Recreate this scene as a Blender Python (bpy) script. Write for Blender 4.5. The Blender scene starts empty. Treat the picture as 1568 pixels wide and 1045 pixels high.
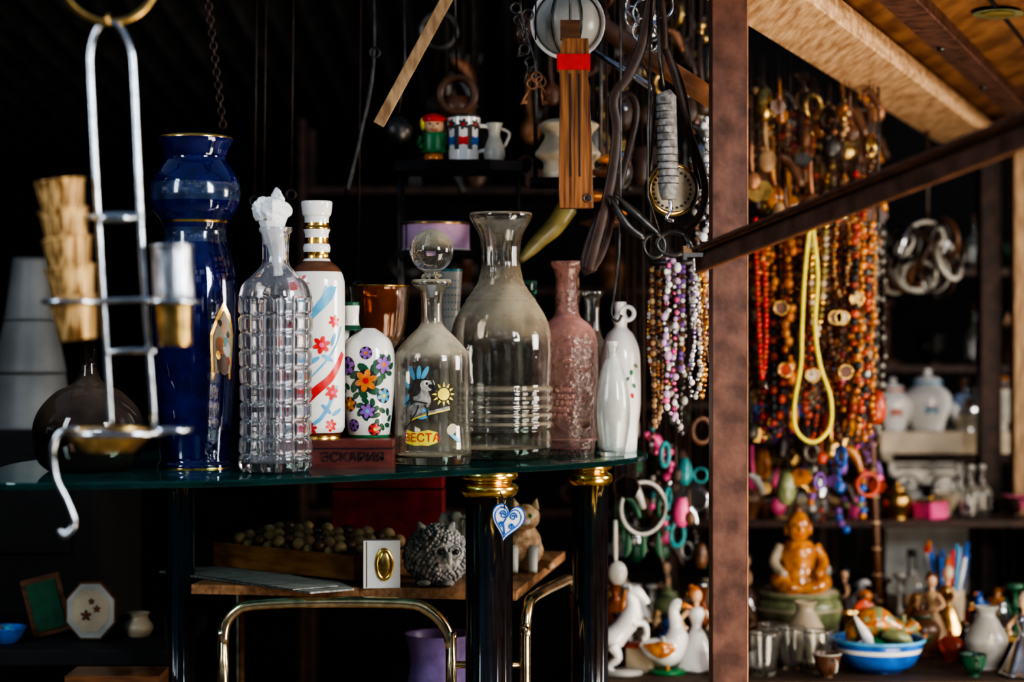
import bpy, bmesh, math, random
from math import sin, cos, pi
from mathutils import Vector, Matrix
random.seed(7)
scene = bpy.context.scene
EYE = 1.5      # camera height
D = 3.0        # camera to the plane of the shelf

def K(y): return (D + y) / D
def at(u, v, y=0.0):
    """image pixels, projected along the camera view (a millimetre each on the shelf plane) -> metres in the stall at depth y"""
    k = K(y)
    return Vector(((u - 784) * k / 1000, y, EYE + (522 - v) * k / 1000))

# ------------------------------------------------------------------ materials
def _base(name):
    m = bpy.data.materials.new(name); m.use_nodes = True
    nt = m.node_tree; nt.nodes.clear()
    out = nt.nodes.new('ShaderNodeOutputMaterial')
    return m, nt, out
def _noise(nt, scale, stretch=(1, 1, 1), detail=4, dist=0):
    tc = nt.nodes.new('ShaderNodeTexCoord'); mp = nt.nodes.new('ShaderNodeMapping')
    mp.inputs['Scale'].default_value = stretch
    nz = nt.nodes.new('ShaderNodeTexNoise'); nz.inputs['Scale'].default_value = scale
    nz.inputs['Detail'].default_value = detail; nz.inputs['Distortion'].default_value = dist
    nt.links.new(tc.outputs['Object'], mp.inputs[0]); nt.links.new(mp.outputs[0], nz.inputs['Vector'])
    return nz
def mat(name, col, rough=.45, metal=0, var=.15, scale=40, bump=0, stretch=(1, 1, 1), col2=None, coat=0, lo=.35, hi=.65):
    m, nt, out = _base(name)
    p = nt.nodes.new('ShaderNodeBsdfPrincipled')
    nz = _noise(nt, scale, stretch)
    r = nt.nodes.new('ShaderNodeValToRGB')
    c2 = col2 or tuple(min(1, c * (1 + var)) for c in col)
    c1 = col if col2 else tuple(c * (1 - var) for c in col)
    r.color_ramp.elements[0].color = (*c1, 1); r.color_ramp.elements[1].color = (*c2, 1)
    r.color_ramp.elements[0].position = lo; r.color_ramp.elements[1].position = hi
    nt.links.new(nz.outputs['Fac'], r.inputs[0]); nt.links.new(r.outputs[0], p.inputs['Base Color'])
    p.inputs['Roughness'].default_value = rough; p.inputs['Metallic'].default_value = metal
    p.inputs['Coat Weight'].default_value = coat; p.inputs['Coat Roughness'].default_value = .05
    if bump:
        b = nt.nodes.new('ShaderNodeBump'); b.inputs['Strength'].default_value = bump; b.inputs['Distance'].default_value = .003
        nt.links.new(nz.outputs['Fac'], b.inputs['Height']); nt.links.new(b.outputs[0], p.inputs['Normal'])
    nt.links.new(p.outputs[0], out.inputs[0])
    return m
def glass(name, col, dust=.06, dustcol=(.55, .5, .4), updust=.5, rough=.02, bump=0, bscale=60, ior=1.47):
    m, nt, out = _base(name)
    g = nt.nodes.new('ShaderNodeBsdfPrincipled')
    g.inputs['Base Color'].default_value = (*col, 1); g.inputs['Transmission Weight'].default_value = 1
    g.inputs['Roughness'].default_value = rough; g.inputs['IOR'].default_value = ior
    d = nt.nodes.new('ShaderNodeBsdfDiffuse'); d.inputs[0].default_value = (*dustcol, 1)
    geo = nt.nodes.new('ShaderNodeNewGeometry'); sx = nt.nodes.new('ShaderNodeSeparateXYZ')
    nt.links.new(geo.outputs['Normal'], sx.inputs[0])
    nz = _noise(nt, 25)
    mu = nt.nodes.new('ShaderNodeMath'); mu.operation = 'MULTIPLY'; mu.use_clamp = True
    nt.links.new(sx.outputs['Z'], mu.inputs[0]); mu.inputs[1].default_value = updust
    ad = nt.nodes.new('ShaderNodeMath'); ad.operation = 'ADD'; ad.inputs[1].default_value = dust
    nt.links.new(mu.outputs[0], ad.inputs[0])
    m2 = nt.nodes.new('ShaderNodeMath'); m2.operation = 'MULTIPLY'; m2.use_clamp = True
    m3 = nt.nodes.new('ShaderNodeMath'); m3.operation = 'MULTIPLY'; m3.inputs[1].default_value = 2.0
    nt.links.new(nz.outputs['Fac'], m3.inputs[0])
    nt.links.new(ad.outputs[0], m2.inputs[0]); nt.links.new(m3.outputs[0], m2.inputs[1])
    mx = nt.nodes.new('ShaderNodeMixShader')
    nt.links.new(m2.outputs[0], mx.inputs[0]); nt.links.new(g.outputs[0], mx.inputs[1]); nt.links.new(d.outputs[0], mx.inputs[2])
    if bump:
        vz = _noise(nt, bscale, detail=2)
        b = nt.nodes.new('ShaderNodeBump'); b.inputs['Strength'].default_value = bump; b.inputs['Distance'].default_value = .004
        nt.links.new(vz.outputs['Fac'], b.inputs['Height']); nt.links.new(b.outputs[0], g.inputs['Normal'])
    nt.links.new(mx.outputs[0], out.inputs[0])
    return m

M = {}
M['clear'] = glass('clear_glass', (.97, .99, .99), dust=.025, updust=.25, ior=1.5)
M['clear2'] = glass('dusty_clear_glass', (.97, .98, .96), dust=.035, dustcol=(.66, .58, .42), updust=.62, ior=1.52)
M['carafeg'] = glass('carafe_glass', (.98, .99, .98), dust=.018, dustcol=(.70, .60, .42), updust=.80, ior=1.52, bump=.12, bscale=35)
M['crystal'] = glass('cut_crystal', (.98, .98, 1), dust=.016, dustcol=(.7, .7, .75), updust=.12, ior=1.56)
M['pinkg'] = glass('pink_glass', (1, .83, .79), dust=.065, dustcol=(.95, .50, .42), updust=.38, bump=.8, bscale=120, ior=1.52)  # dust tinted light pink so the glass also looks luminous
M['milkg'] = glass('frosted_glass', (.97, .99, .97), dust=.16, dustcol=(.85, .87, .82), rough=.10)
M['amberg'] = glass('amber_glass', (.9, .38, .10), dust=.20, dustcol=(.50, .16, .03), updust=.2)
M['smoke'] = glass('smoked_glass', (.25, .19, .16), dust=.02, dustcol=(.25, .18, .13), updust=.25)
M['shelfg'] = glass('green_shelf_glass', (.45, .85, .78), dust=.055, dustcol=(.06, .30, .28), updust=.02)
M['greeng'] = glass('green_glass', (.15, .5, .35), dust=.05, dustcol=(.1, .25, .18))
M['cobalt'] = mat('cobalt_glaze', (.0035, .006, .075), rough=.07, var=.3, coat=1)
M['cobalt2'] = mat('cobalt_light_glaze', (.028, .045, .10), rough=.16, var=.4, coat=1)
M['gold'] = mat('gold', (.85, .52, .14), rough=.22, metal=1, var=.2)
M['brass'] = mat('aged_brass', (.62, .40, .14), rough=.28, metal=1, var=.35, scale=60)
M['tubeb'] = mat('brass_plated_tube', (.72, .58, .34), rough=.2, metal=1, var=.3, scale=50)
M['chrome'] = mat('chrome_wire', (.62, .66, .70), rough=.2, metal=1, var=.2)
M['silver'] = mat('silver_cup', (.60, .62, .66), rough=.3, metal=1, var=.5, scale=60, stretch=(4, 4, .3), bump=.5, lo=.45, hi=.55)
M['woodcup'] = mat('woven_gilt', (.20, .085, .02), rough=.4, metal=.4, col2=(.95, .60, .24), scale=60, stretch=(3.5, 3.5, .12), bump=.9, lo=.42, hi=.58)
M['iron'] = mat('dark_iron', (.08, .075, .07), rough=.4, metal=.9, var=.4, bump=.3)
M['black'] = mat('black_lacquer', (.006, .006, .008), rough=.16, var=.3, coat=.4)
M['blackm'] = mat('black_matte', (.008, .007, .007), rough=.8, var=.3)
M['rust'] = mat('rusty_paint', (.075, .032, .021), rough=.5, col2=(.17, .076, .050), scale=30, bump=.5, metal=.1)
M['rustd'] = mat('dark_rusty_steel', (.025, .013, .010), rough=.5, col2=(.07, .032, .020), scale=30, bump=.4, metal=.3)
M['wood'] = mat('wood_board', (.20, .09, .035), rough=.6, col2=(.38, .19, .085), scale=14, stretch=(8, 1, 8), bump=.4)
M['twood'] = mat('dark_table_wood', (.03, .016, .008), rough=.7, col2=(.08, .04, .02), scale=14, stretch=(1, 8, 8), bump=.4)
M['woodx'] = mat('wood_lath', (.20, .11, .05), rough=.65, col2=(.42, .27, .14), scale=14, stretch=(6, 6, 1.2), bump=.5)
M['woodh'] = mat('varnished_handle_wood', (.085, .028, .010), rough=.35, col2=(.36, .145, .045), scale=12, stretch=(14, 6, .7), bump=.3, coat=.3)
M['plank'] = mat('pale_plank', (.44, .24, .115), rough=.6, col2=(.84, .55, .31), scale=9, stretch=(9, .9, 9), bump=.3)
M['ply'] = mat('plywood_ceiling', (.17, .07, .028), rough=.6, col2=(.38, .18, .075), scale=5, stretch=(5, 1, 5), bump=.2)
M['boxwood'] = mat('orange_box_wood', (.30, .10, .025), rough=.45, col2=(.52, .22, .065), scale=10, stretch=(2, 2, 9), coat=.2)
M['darkwood'] = mat('dark_varnished_wood', (.07, .025, .01), rough=.4, col2=(.16, .065, .02), scale=10, stretch=(2, 2, 9), coat=.2)
M['white'] = mat('white_porcelain', (.78, .76, .72), rough=.15, var=.05, scale=15, coat=.5)
M['white2'] = mat('old_white_porcelain', (.42, .40, .35), rough=.3, var=.25, scale=15)
M['dimwhite'] = mat('dim_white_plastic', (.20, .20, .19), rough=.5, var=.2, scale=8)  # off-white taken down to grey in the base colour to read dim
M['cream'] = mat('cream_ceramic', (.50, .40, .27), rough=.35, var=.2, scale=15)
M['paper'] = mat('crumpled_paper', (.80, .80, .80), rough=.7, var=.1, scale=30)
M['news'] = mat('newsprint', (.14, .135, .12), rough=.8, col2=(.36, .35, .31), scale=60, stretch=(.6, 3, 1))
M['red'] = mat('red_paint', (.60, .02, .02), rough=.3, var=.2, coat=.3)
M['dred'] = mat('dark_red_cloth', (.24, .012, .018), rough=.55, var=.3)
M['boxred'] = mat('mahogany_box', (.10, .020, .016), rough=.4, col2=(.18, .040, .030), scale=20, stretch=(1, 1, 6))
M['orange'] = mat('orange_glaze', (.62, .19, .03), rough=.25, var=.4, coat=.4)
M['amber'] = mat('amber', (.30, .08, .010), rough=.22, col2=(.72, .28, .035), scale=50, coat=.5)
M['yellow'] = mat('yellow_plastic', (.85, .70, .05), rough=.3, var=.15)
M['olive'] = mat('olive_horn', (.22, .17, .05), rough=.35, var=.4, scale=20)
M['green'] = mat('green_paint', (.015, .20, .06), rough=.35, var=.2)
M['dgreen'] = mat('dark_green_paint', (.01, .08, .035), rough=.4, var=.2)
M['teal'] = mat('teal_glaze', (.03, .26, .27), rough=.3, var=.3)
M['blue'] = mat('blue_glaze', (.02, .13, .50), rough=.2, var=.3, coat=.4)
M['sky'] = mat('light_blue_enamel', (.10, .36, .58), rough=.3, var=.2)
M['purple'] = mat('purple_glaze', (.24, .10, .40), rough=.35, var=.2)
M['lav'] = mat('lavender_plastic', (.16, .11, .26), rough=.4, var=.2)
M['lilac'] = mat('lilac_tin', (.60, .36, .54), rough=.4, var=.12)
M['pinkp'] = mat('pink_plastic', (.80, .10, .28), rough=.3, var=.2)
M['skin'] = mat('painted_skin', (.72, .43, .25), rough=.4, var=.08)
M['brown'] = mat('brown_glaze', (.11, .045, .02), rough=.35, var=.4, scale=20)
M['coral'] = mat('coral_bead', (.38, .05, .018), rough=.3, var=.4, scale=30)
M['tanbead'] = mat('turned_wood_bead', (.26, .14, .06), rough=.5, col2=(.50, .31, .15), scale=40)
M['tan'] = mat('tan_fur', (.26, .13, .06), rough=.9, col2=(.66, .46, .28), scale=60, bump=1)
M['grey'] = mat('grey_stoneware', (.12, .11, .10), rough=.75, col2=(.38, .36, .33), scale=90, bump=1)
M['leather'] = mat('brown_leather', (.045, .022, .013), rough=.45, var=.4, scale=30, bump=.4)
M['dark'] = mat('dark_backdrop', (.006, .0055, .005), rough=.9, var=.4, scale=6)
M['roof'] = mat('corrugated_steel', (.07, .072, .075), rough=.5, metal=.2, var=.3, scale=8)
M['ground'] = mat('paving', (.16, .14, .12), rough=.8, col2=(.28, .25, .21), scale=8)
M['copper'] = mat('copper_pipe', (.30, .13, .06), rough=.4, metal=.4, var=.35, scale=20)
M['dial'] = mat('dial_face', (.66, .54, .36), rough=.4, var=.25, scale=40)
M['ink'] = mat('black_ink', (.012, .012, .015), rough=.5)
M['lime'] = mat('olive_green_glaze', (.20, .22, .10), rough=.3, var=.3)

# ------------------------------------------------------------------ mesh builder
def smooth(pts, n=5, closed=False):
    P = [Vector(p) for p in pts]; N = len(P); res = []
    rng = N if closed else N - 1
    for i in range(rng):
        if closed: a, b, c, d = P[(i - 1) % N], P[i], P[(i + 1) % N], P[(i + 2) % N]
        else: a, b, c, d = P[max(i - 1, 0)], P[i], P[i + 1], P[min(i + 2, N - 1)]
        for j in range(n):
            t = j / n
            res.append(.5 * ((2 * b) + (c - a) * t + (2 * a - 5 * b + 4 * c - d) * t * t + (3 * b - a - 3 * c + d) * t ** 3))
    if not closed: res.append(P[-1].copy())
    return res

class B:
    def __init__(s, name):
        s.name = name; s.v = []; s.f = []; s.fm = []; s.fs = []; s.m = []
    def mi(s, m):
        m = M[m] if isinstance(m, str) else m
        if m not in s.m: s.m.append(m)
        return s.m.index(m)
    def add(s, vs, fs, m, sm=True, T=None):
        o = len(s.v)
        if T is not None: vs = [T @ Vector(p) for p in vs]
        s.v += [tuple(p) for p in vs]
        k = s.mi(m) if not callable(m) else None
        for f in fs:
            s.f.append(tuple(i + o for i in f)); s.fs.append(sm)
            if k is None:
                c = sum((Vector(vs[i]) for i in f), Vector()) / len(f)
                s.fm.append(s.mi(m(c)))
            else: s.fm.append(k)
        return s
    def lathe(s, cx, cy, prof, m, seg=48, rmod=None, T=None, closed=False, sm=True):
        vs = []; fs = []; n = len(prof)
        for (r, z) in prof:
            for i in range(seg):
                a = 2 * pi * i / seg
                rr = max(r, 1e-5)
                if rmod: rr *= rmod(a, z)
                vs.append((cx + rr * cos(a), cy + rr * sin(a), z))
        for j in range(n if closed else n - 1):
            j2 = (j + 1) % n
            for i in range(seg):
                i2 = (i + 1) % seg
                fs.append((j * seg + i, j * seg + i2, j2 * seg + i2, j2 * seg + i))
        return s.add(vs, fs, m, sm, T)
    def solid(s, cx, cy, prof, m, n=4, **kw):      # closed solid of revolution, prof top->bottom
        p = [tuple(q) for q in smooth(prof, n)] if n > 1 else list(prof)
        p = [(0, p[0][1])] + p + [(0, p[-1][1])]
        return s.lathe(cx, cy, p, m, **kw)
    def vessel(s, cx, cy, prof, m, t=.003, tb=.008, n=5, rmod=None, seg=64, T=None):
        p = [(max(q[0], 0), q[1]) for q in smooth(prof, n)]
        zb = p[-1][1]
        inner = [(max(r - t, .0005), z) for (r, z) in p if z > zb + tb]
        full = p + [(p[-1][0] * .5, zb), (0, zb), (0, zb + tb), (inner[-1][0] * .7, zb + tb)] + inner[::-1]
        nv = len(p)
        if rmod:
            vs = []; fs = []; N = len(full)
            for j, (r, z) in enumerate(full):
                for i in range(seg):
                    a = 2 * pi * i / seg; rr = max(r, 1e-5) * (rmod(a, z) if j < nv else 1)
                    vs.append((cx + rr * cos(a), cy + rr * sin(a), z))
            for j in range(N):
                j2 = (j + 1) % N
                for i in range(seg):
                    i2 = (i + 1) % seg
                    fs.append((j * seg + i, j * seg + i2, j2 * seg + i2, j2 * seg + i))
            return s.add(vs, fs, m, True, T)
        return s.lathe(cx, cy, full, m, seg=seg, closed=True, T=T)
    def sweep(s, pts, r, m, seg=10, closed=False, n=0, flat=1.0, sm=True):
        if n:
            rr = r if isinstance(r, (list, tuple)) else None
            P3 = smooth(pts, n, closed)
            if rr:
                R = []
                for i in range(len(rr) - (0 if closed else 1)):
                    a, b = rr[i], rr[(i + 1) % len(rr)]
                    for j in range(n):
                        t = j / n; t = t * t * (3 - 2 * t); R.append(a + (b - a) * t)
                if not closed: R.append(rr[-1])
                r = R
            pts = P3
        P = [Vector(p) for p in pts]; N = len(P)
        R = list(r) if isinstance(r, (list, tuple)) else [r] * N
        def tan(i):
            if closed: d = P[(i + 1) % N] - P[(i - 1) % N]
            else: d = P[min(i + 1, N - 1)] - P[max(i - 1, 0)]
            return d.normalized() if d.length > 1e-9 else Vector((0, 0, 1))
        t = tan(0); up = Vector((0, 1, 0)) if abs(t.y) < .9 else Vector((1, 0, 0))
        nrm = (up - t * up.dot(t)).normalized()
        vs = []; fs = []
        for i in range(N):
            t = tan(i); nrm = (nrm - t * nrm.dot(t)).normalized(); b = t.cross(nrm)
            for k in range(seg):
                a = 2 * pi * k / seg
                vs.append(P[i] + (nrm * cos(a) * flat + b * sin(a)) * R[i])
        for i in range(N if closed else N - 1):
            i2 = (i + 1) % N
            for k in range(seg):
                k2 = (k + 1) % seg
                fs.append((i * seg + k, i * seg + k2, i2 * seg + k2, i2 * seg + k))
        if not closed:
            fs.append(tuple(range(seg))); fs.append(tuple((N - 1) * seg + k for k in range(seg)))
        return s.add(vs, fs, m, sm)
    def ball(s, c, r, m, seg=16, rings=10, T=None):
        r = r if isinstance(r, (tuple, list)) else (r, r, r); c = Vector(c)
        vs = [(0, 0, r[2])]; fs = []
        for j in range(1, rings):
            a = pi * j / rings
            for i in range(seg):
                b = 2 * pi * i / seg; vs.append((r[0] * sin(a) * cos(b), r[1] * sin(a) * sin(b), r[2] * cos(a)))
        vs.append((0, 0, -r[2])); L = len(vs) - 1
        for i in range(seg):
            i2 = (i + 1) % seg
            fs.append((0, 1 + i, 1 + i2)); o = 1 + (rings - 2) * seg; fs.append((L, o + i2, o + i))
            for j in range(rings - 2):
                a = 1 + j * seg; fs.append((a + i, a + seg + i, a + seg + i2, a + i2))
        TT = Matrix.Translation(c) @ (T if T is not None else Matrix.Identity(4))
        return s.add(vs, fs, m, True, TT)
    def ring(s, c, R, r, m, axis='y', seg=8, n=32, rx=1, rz=1, T=None):
        pts = []
        for i in range(n):
            a = 2 * pi * i / n
            p = {'y': (R * rx * cos(a), 0, R * rz * sin(a)), 'z': (R * rx * cos(a), R * rz * sin(a), 0), 'x': (0, R * rx * cos(a), R * rz * sin(a))}[axis]
            p = Vector(p)
            if T is not None: p = T @ p
            pts.append(Vector(c) + p)
        return s.sweep(pts, r, m, seg=seg, closed=True)
    def box(s, c, d, m, R=None, top=1.0):
        x, y, z = d[0] / 2, d[1] / 2, d[2] / 2
        vs = [(-x, -y, -z), (x, -y, -z), (x, y, -z), (-x, y, -z), (-x * top, -y * top, z), (x * top, -y * top, z), (x * top, y * top, z), (-x * top, y * top, z)]
        fs = [(0, 3, 2, 1), (4, 5, 6, 7), (0, 1, 5, 4), (1, 2, 6, 5), (2, 3, 7, 6), (3, 0, 4, 7)]
        T = Matrix.Translation(Vector(c)) @ (R if R is not None else Matrix.Identity(4))
        return s.add(vs, fs, m, False, T)
    def bar(s, p, q, w, h, m, up=(0, 0, 1)):
        p, q = Vector(p), Vector(q); d = (q - p); L = d.length; d.normalize()
        up = Vector(up); x = d.cross(up).normalized(); z = x.cross(d)
        R = Matrix((x, d, z)).transposed().to_4x4()
        return s.box((p + q) / 2, (w, L, h), m, R)
    def prism(s, poly, depth, m, T=None):   # poly of 3D points, extruded by vector depth
        n = len(poly); dv = Vector(depth)
        vs = [Vector(p) for p in poly] + [Vector(p) + dv for p in poly]
        fs = [tuple(range(n)), tuple(range(2 * n - 1, n - 1, -1))] + [(i, (i + 1) % n, n + (i + 1) % n, n + i) for i in range(n)]
        return s.add(vs, fs, m, False, T)
    # decals that lie on a surface of revolution
    def decal(s, S, s0, z0, pts, m, off=.0006):
        n = len(pts); vs = [S(s0, z0, off)]; fs = []
        for k in (.5, 1):
            for (a, b) in pts: vs.append(S(s0 + a * k, z0 + b * k, off))
        for i in range(n):
            i2 = (i + 1) % n
            fs.append((0, 1 + i, 1 + i2)); fs.append((1 + i, 1 + n + i, 1 + n + i2, 1 + i2))
        return s.add(vs, fs, m, True)
    def ell(s, S, s0, z0, a, b, rot, m, off=.0006, n=14):
        c, q = cos(rot), sin(rot)
        pts = [(a * cos(t) * c - b * sin(t) * q, a * cos(t) * q + b * sin(t) * c) for t in [2 * pi * i / n for i in range(n)]]
        return s.decal(S, s0, z0, pts, m, off)
    def flower(s, S, s0, z0, r, m, mc='yellow', n=5, off=.0008, a0=.3):
        for i in range(n):
            a = a0 + 2 * pi * i / n
            s.ell(S, s0 + r * .6 * cos(a), z0 + r * .6 * sin(a), r * .45, r * .28, a, m, off, 10)
        s.ell(S, s0, z0, r * .28, r * .28, 0, mc, off + .0004, 10)
    def ribbon(s, S, path, w, m, off=.0006, n=4):
        P = smooth([(a, b, 0) for a, b in path], n); vs = []; fs = []; N = len(P)
        for i, p in enumerate(P):
            d = P[min(i + 1, N - 1)] - P[max(i - 1, 0)]; d.normalize()
            ww = w if not isinstance(w, tuple) else w[0] + (w[1] - w[0]) * i / (N - 1)
            q = Vector((-d.y, d.x, 0)) * ww / 2
            for t in (-1, 0, 1): vs.append(S(p.x + q.x * t, p.y + q.y * t, off))
        for i in range(N - 1):
            for t in (0, 1): fs.append((i * 3 + t, i * 3 + t + 1, i * 3 + t + 4, i * 3 + t + 3))
        return s.add(vs, fs, m, True)
    def text(s, S, txt, s0, z0, size, m, off=.0012):
        cu = bpy.data.curves.new('t', 'FONT'); cu.body = txt; cu.size = size; cu.align_x = 'CENTER'; cu.align_y = 'CENTER'
        ob = bpy.data.objects.new('t', cu); scene.collection.objects.link(ob)
        dg = bpy.context.evaluated_depsgraph_get(); me = ob.evaluated_get(dg).to_mesh()
        vs = [S(s0 + v.co.x, z0 + v.co.y, off) for v in me.vertices]; fs = [tuple(p.vertices) for p in me.polygons]
        ob.evaluated_get(dg).to_mesh_clear()
        bpy.data.objects.remove(ob); bpy.data.curves.remove(cu)
        return s.add(vs, fs, m, False)
    def done(s, bevel=0, origin=None):
        me = bpy.data.meshes.new(s.name)
        xs = [v[0] for v in s.v]; ys = [v[1] for v in s.v]; zs = [v[2] for v in s.v]
        o = Vector(((min(xs) + max(xs)) / 2, (min(ys) + max(ys)) / 2, min(zs)))
        me.from_pydata([(v[0] - o.x, v[1] - o.y, v[2] - o.z) for v in s.v], [], s.f)
        for m in s.m: me.materials.append(m)
        me.polygons.foreach_set('material_index', s.fm); me.polygons.foreach_set('use_smooth', s.fs)
        bm = bmesh.new(); bm.from_mesh(me); bmesh.ops.recalc_face_normals(bm, faces=bm.faces); bm.to_mesh(me); bm.free()
        ob = bpy.data.objects.new(s.name, me); ob.location = o; scene.collection.objects.link(ob)
        if bevel:
            b = ob.modifiers.new('bevel', 'BEVEL'); b.width = bevel; b.segments = 2; b.limit_method = 'ANGLE'
        return ob

def surf(cx, cy, prof, face=-pi / 2):
    pz = sorted([(z, r) for r, z in prof])
    def R(z):
        if z <= pz[0][0]: return pz[0][1]
        for (a, ra), (b, rb) in zip(pz, pz[1:]):
            if a <= z <= b: return ra + (rb - ra) * (z - a) / (b - a + 1e-9)
        return pz[-1][1]
    def S(s, z, off=0):
        r = R(z); th = face + s / max(r, .01)
        return Vector((cx + (r + off) * cos(th), cy + (r + off) * sin(th), z))
    return S
def flatS(o, ex=(1, 0, 0), ez=(0, 0, 1), nrm=(0, -1, 0)):
    o, ex, ez, nrm = Vector(o), Vector(ex), Vector(ez), Vector(nrm)
    return lambda s, z, off=0: o + ex * s + ez * z + nrm * off
def prof(u, y, pts, zb=None):
    k = K(y); p = [(hw * k / 1000, EYE + (522 - v) * k / 1000) for hw, v in pts]
    if zb is not None:
        z0 = p[-1][1]; p = [(r, z + (zb - z0) * max(0, 1 - (z - z0) / .12)) for r, z in p]
    return (u - 784) * k / 1000, y, p

SH = 1.300   # glass shelf top
# ------------------------------------------------------------------ shell
B('floor').box((0, -1.5, -.03), (14, 18, .06), 'ground').done()
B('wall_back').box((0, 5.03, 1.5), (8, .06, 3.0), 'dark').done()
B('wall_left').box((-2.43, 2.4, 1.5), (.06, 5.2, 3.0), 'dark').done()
b = B('ceiling')
vs = []; fs = []; nx = 260
for j in range(2):
    for i in range(nx + 1):
        x = -2.4 + 2.9 * i / nx; y = (.9, 5.0)[j]
        vs.append((x, y, (2.50, 2.16)[j] + .014 * sin(x * 2 * pi / .09)))
for i in range(nx): fs.append((i, i + 1, nx + 2 + i, nx + 1 + i))
b.add(vs, fs, 'roof'); b.done()

# plywood canopy on the right with timber plank, steel battens and stickers
dirv = Vector((.357, .934, 0)); side = Vector((.934, -.357, 0))
def can(a, t, z): return Vector((.396, .29, 0)) + side * a + dirv * t + Vector((0, 0, z))
b = B('plywood_canopy')
b.prism([can(.02, -.9, 2.10), can(1.8, -.9, 2.10), can(1.8, 2.35, 2.10), can(.02, 2.35, 2.10)], (0, 0, .02), 'ply')
for a in (.36, .78, 1.2):
    b.prism([can(a, -.9, 2.095), can(a + .006, -.9, 2.095), can(a + .006, 2.35, 2.095), can(a, 2.35, 2.095)], (0, 0, .006), 'ink')
b.done()
b = B('timber_plank'); b.bar(can(.07, -.8, 2.055), can(.07, 2.3, 2.055), .15, .045, 'plank'); b.done(.003)
for a in (.245, .49, .80):
    b = B('steel_batten')
    b.bar(can(a, -.85, 2.075), can(a, 2.3, 2.075), .035, .05, 'rust'); b.bar(can(a + .02, -.85, 2.052), can(a + .02, 2.3, 2.052), .04, .006, 'rust')
    for t in (-.1, .5, 1.1, 1.7): b.ball(can(a, t, 2.047), (.008, .008, .005), 'iron', 8, 6)
    b.done()
b = B('cross_batten')
for t in (1.55, 2.2): b.bar(can(.26, t, 2.085), can(1.7, t, 2.085), .05, .03, 'rust')
b.done()
for i, (a, t, c) in enumerate([(.37, .10, 'teal'), (.36, .42, 'lime'), (.60, .02, 'sky'), (.62, .45, 'teal')]):
    b = B('oval_sticker'); c0 = can(a, t, 2.0935)
    b.add([c0 + side * .045 * cos(q) + dirv * .06 * sin(q) for q in [2 * pi * j / 20 for j in range(20)]], [tuple(range(20))], c, False)
    c1 = c0 - Vector((0, 0, .001)); b.add([c1 + side * .03 * cos(q) + dirv * .04 * sin(q) for q in [2 * pi * j / 20 for j in range(20)]], [tuple(range(20))], 'olive', False)
    b.done()
b = B('white_bracket'); b.bar(can(.50, .38, 2.06), can(.60, .50, 2.06), .004, .05, 'white2'); b.bar(can(.52, .40, 2.04), can(.62, .34, 2.04), .03, .004, 'white2'); b.done()

# posts and rail
b = B('rusty_steel_post'); c = at(1115, 522, 0)
b.box((c.x, 0, 1.3), (.054, .054, 2.6), 'rust')
b.box((c.x + .0262, -.0262, 1.3), (.003, .003, 2.6), 'copper')
b.done(.003)
b = B('steel_post'); c = at(1514, 522, 2.2); b.box((c.x, 2.2, (2.08 + .83) / 2), (.056, .05, 2.08 - .83), 'rustd'); b.done(.003)
b = B('timber_post'); c = at(1564, 522, 2.1); b.box((c.x, 2.1, (2.08 + .83) / 2), (.05, .05, 2.08 - .83), 'woodx'); b.done(.003)
b = B('angle_iron_rail')
p, q = at(1066, 401, -.045), at(1640, 175, -.88)
b.bar(p, q, .004, .034, 'rust'); off = Vector((.0, -.014, .017)); b.bar(p + off, q + off, .030, .004, 'rust')
b.bar(p + Vector((0, -.003, -.0165)), q + Vector((0, -.003, -.0165)), .006, .003, 'copper'); b.bar(p + Vector((0, -.029, .017)), q + Vector((0, -.029, .017)), .003, .007, 'copper')
b.done()
b = B('bolt_and_nut'); c = at(1062, 388, -.05)
b.sweep([c + Vector((-.012, -.02, 0)), c + Vector((.012, -.02, 0))], .007, 'chrome', seg=6, sm=False); b.sweep([c + Vector((-.018, -.02, 0)), c + Vector((-.012, -.02, 0))], .012, 'chrome', seg=6, sm=False); b.done()
b = B('hanging_rail'); b.sweep([(-1.0, 0, 2.09), (.42, 0, 2.09)], .012, 'iron'); b.sweep([(-1.0, -.7, 2.05), (-.3, -.7, 2.05)], .010, 'iron')
b.sweep([(-1.0, -.75, 2.05), (-1.0, 1.0, 2.12)], .012, 'iron'); b.sweep([(-.3, -.72, 2.05), (-.3, 0.0, 2.09), (-.3, .62, 2.16), (-.3, 1.0, 2.45)], .012, 'iron'); b.sweep([(-1.0, .62, 2.16), (.45, .62, 2.16)], .012, 'iron'); b.done()

# ------------------------------------------------------------------ glass shelf
front = [(-.74, -.2), (-.68, -.245), (-.45, -.20), (-.3, -.12), (-.15, -.01), (-.037, .085), (.1, .2), (.19, .32), (.235, .44), (.24, .58)]
back = [(.2, .72), (.05, .8), (-.3, .78), (-.62, .6), (-.80, .3), (-.80, .0)]
pl = [(p.x, p.y) for p in smooth([(a, b_, 0) for a, b_ in front + back], 6, True)]
b = B('glass_shelf'); b.prism([(x, y, SH - .010) for x, y in pl], (0, 0, .010), 'shelfg'); b.done(.002)
def column(u, y, r):
    k = K(y); x = (u - 784) * k / 1000; b = B('black_gilt_column')
    b.solid(x, y, [(r, 1.25), (r, .02)], 'black', n=1, rmod=lambda a, z: 1 - .05 * abs(sin(a * 8)), seg=64)
    b.solid(x, y, [(r * 1.18, 1.290), (r * 1.22, 1.285), (r * 1.18, 1.279), (r * .98, 1.276), (r * 1.0, 1.272), (r * 1.2, 1.268), (r * 1.24, 1.262), (r * 1.2, 1.256), (r * 1.02, 1.250)], 'gold', n=3)
    b.solid(x, y, [(r * 1.3, .03), (r * 1.4, 0)], 'gold', n=1); b.done()
column(749, .15, .038); column(904, .40, .031); column(276, .45, .026)
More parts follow.
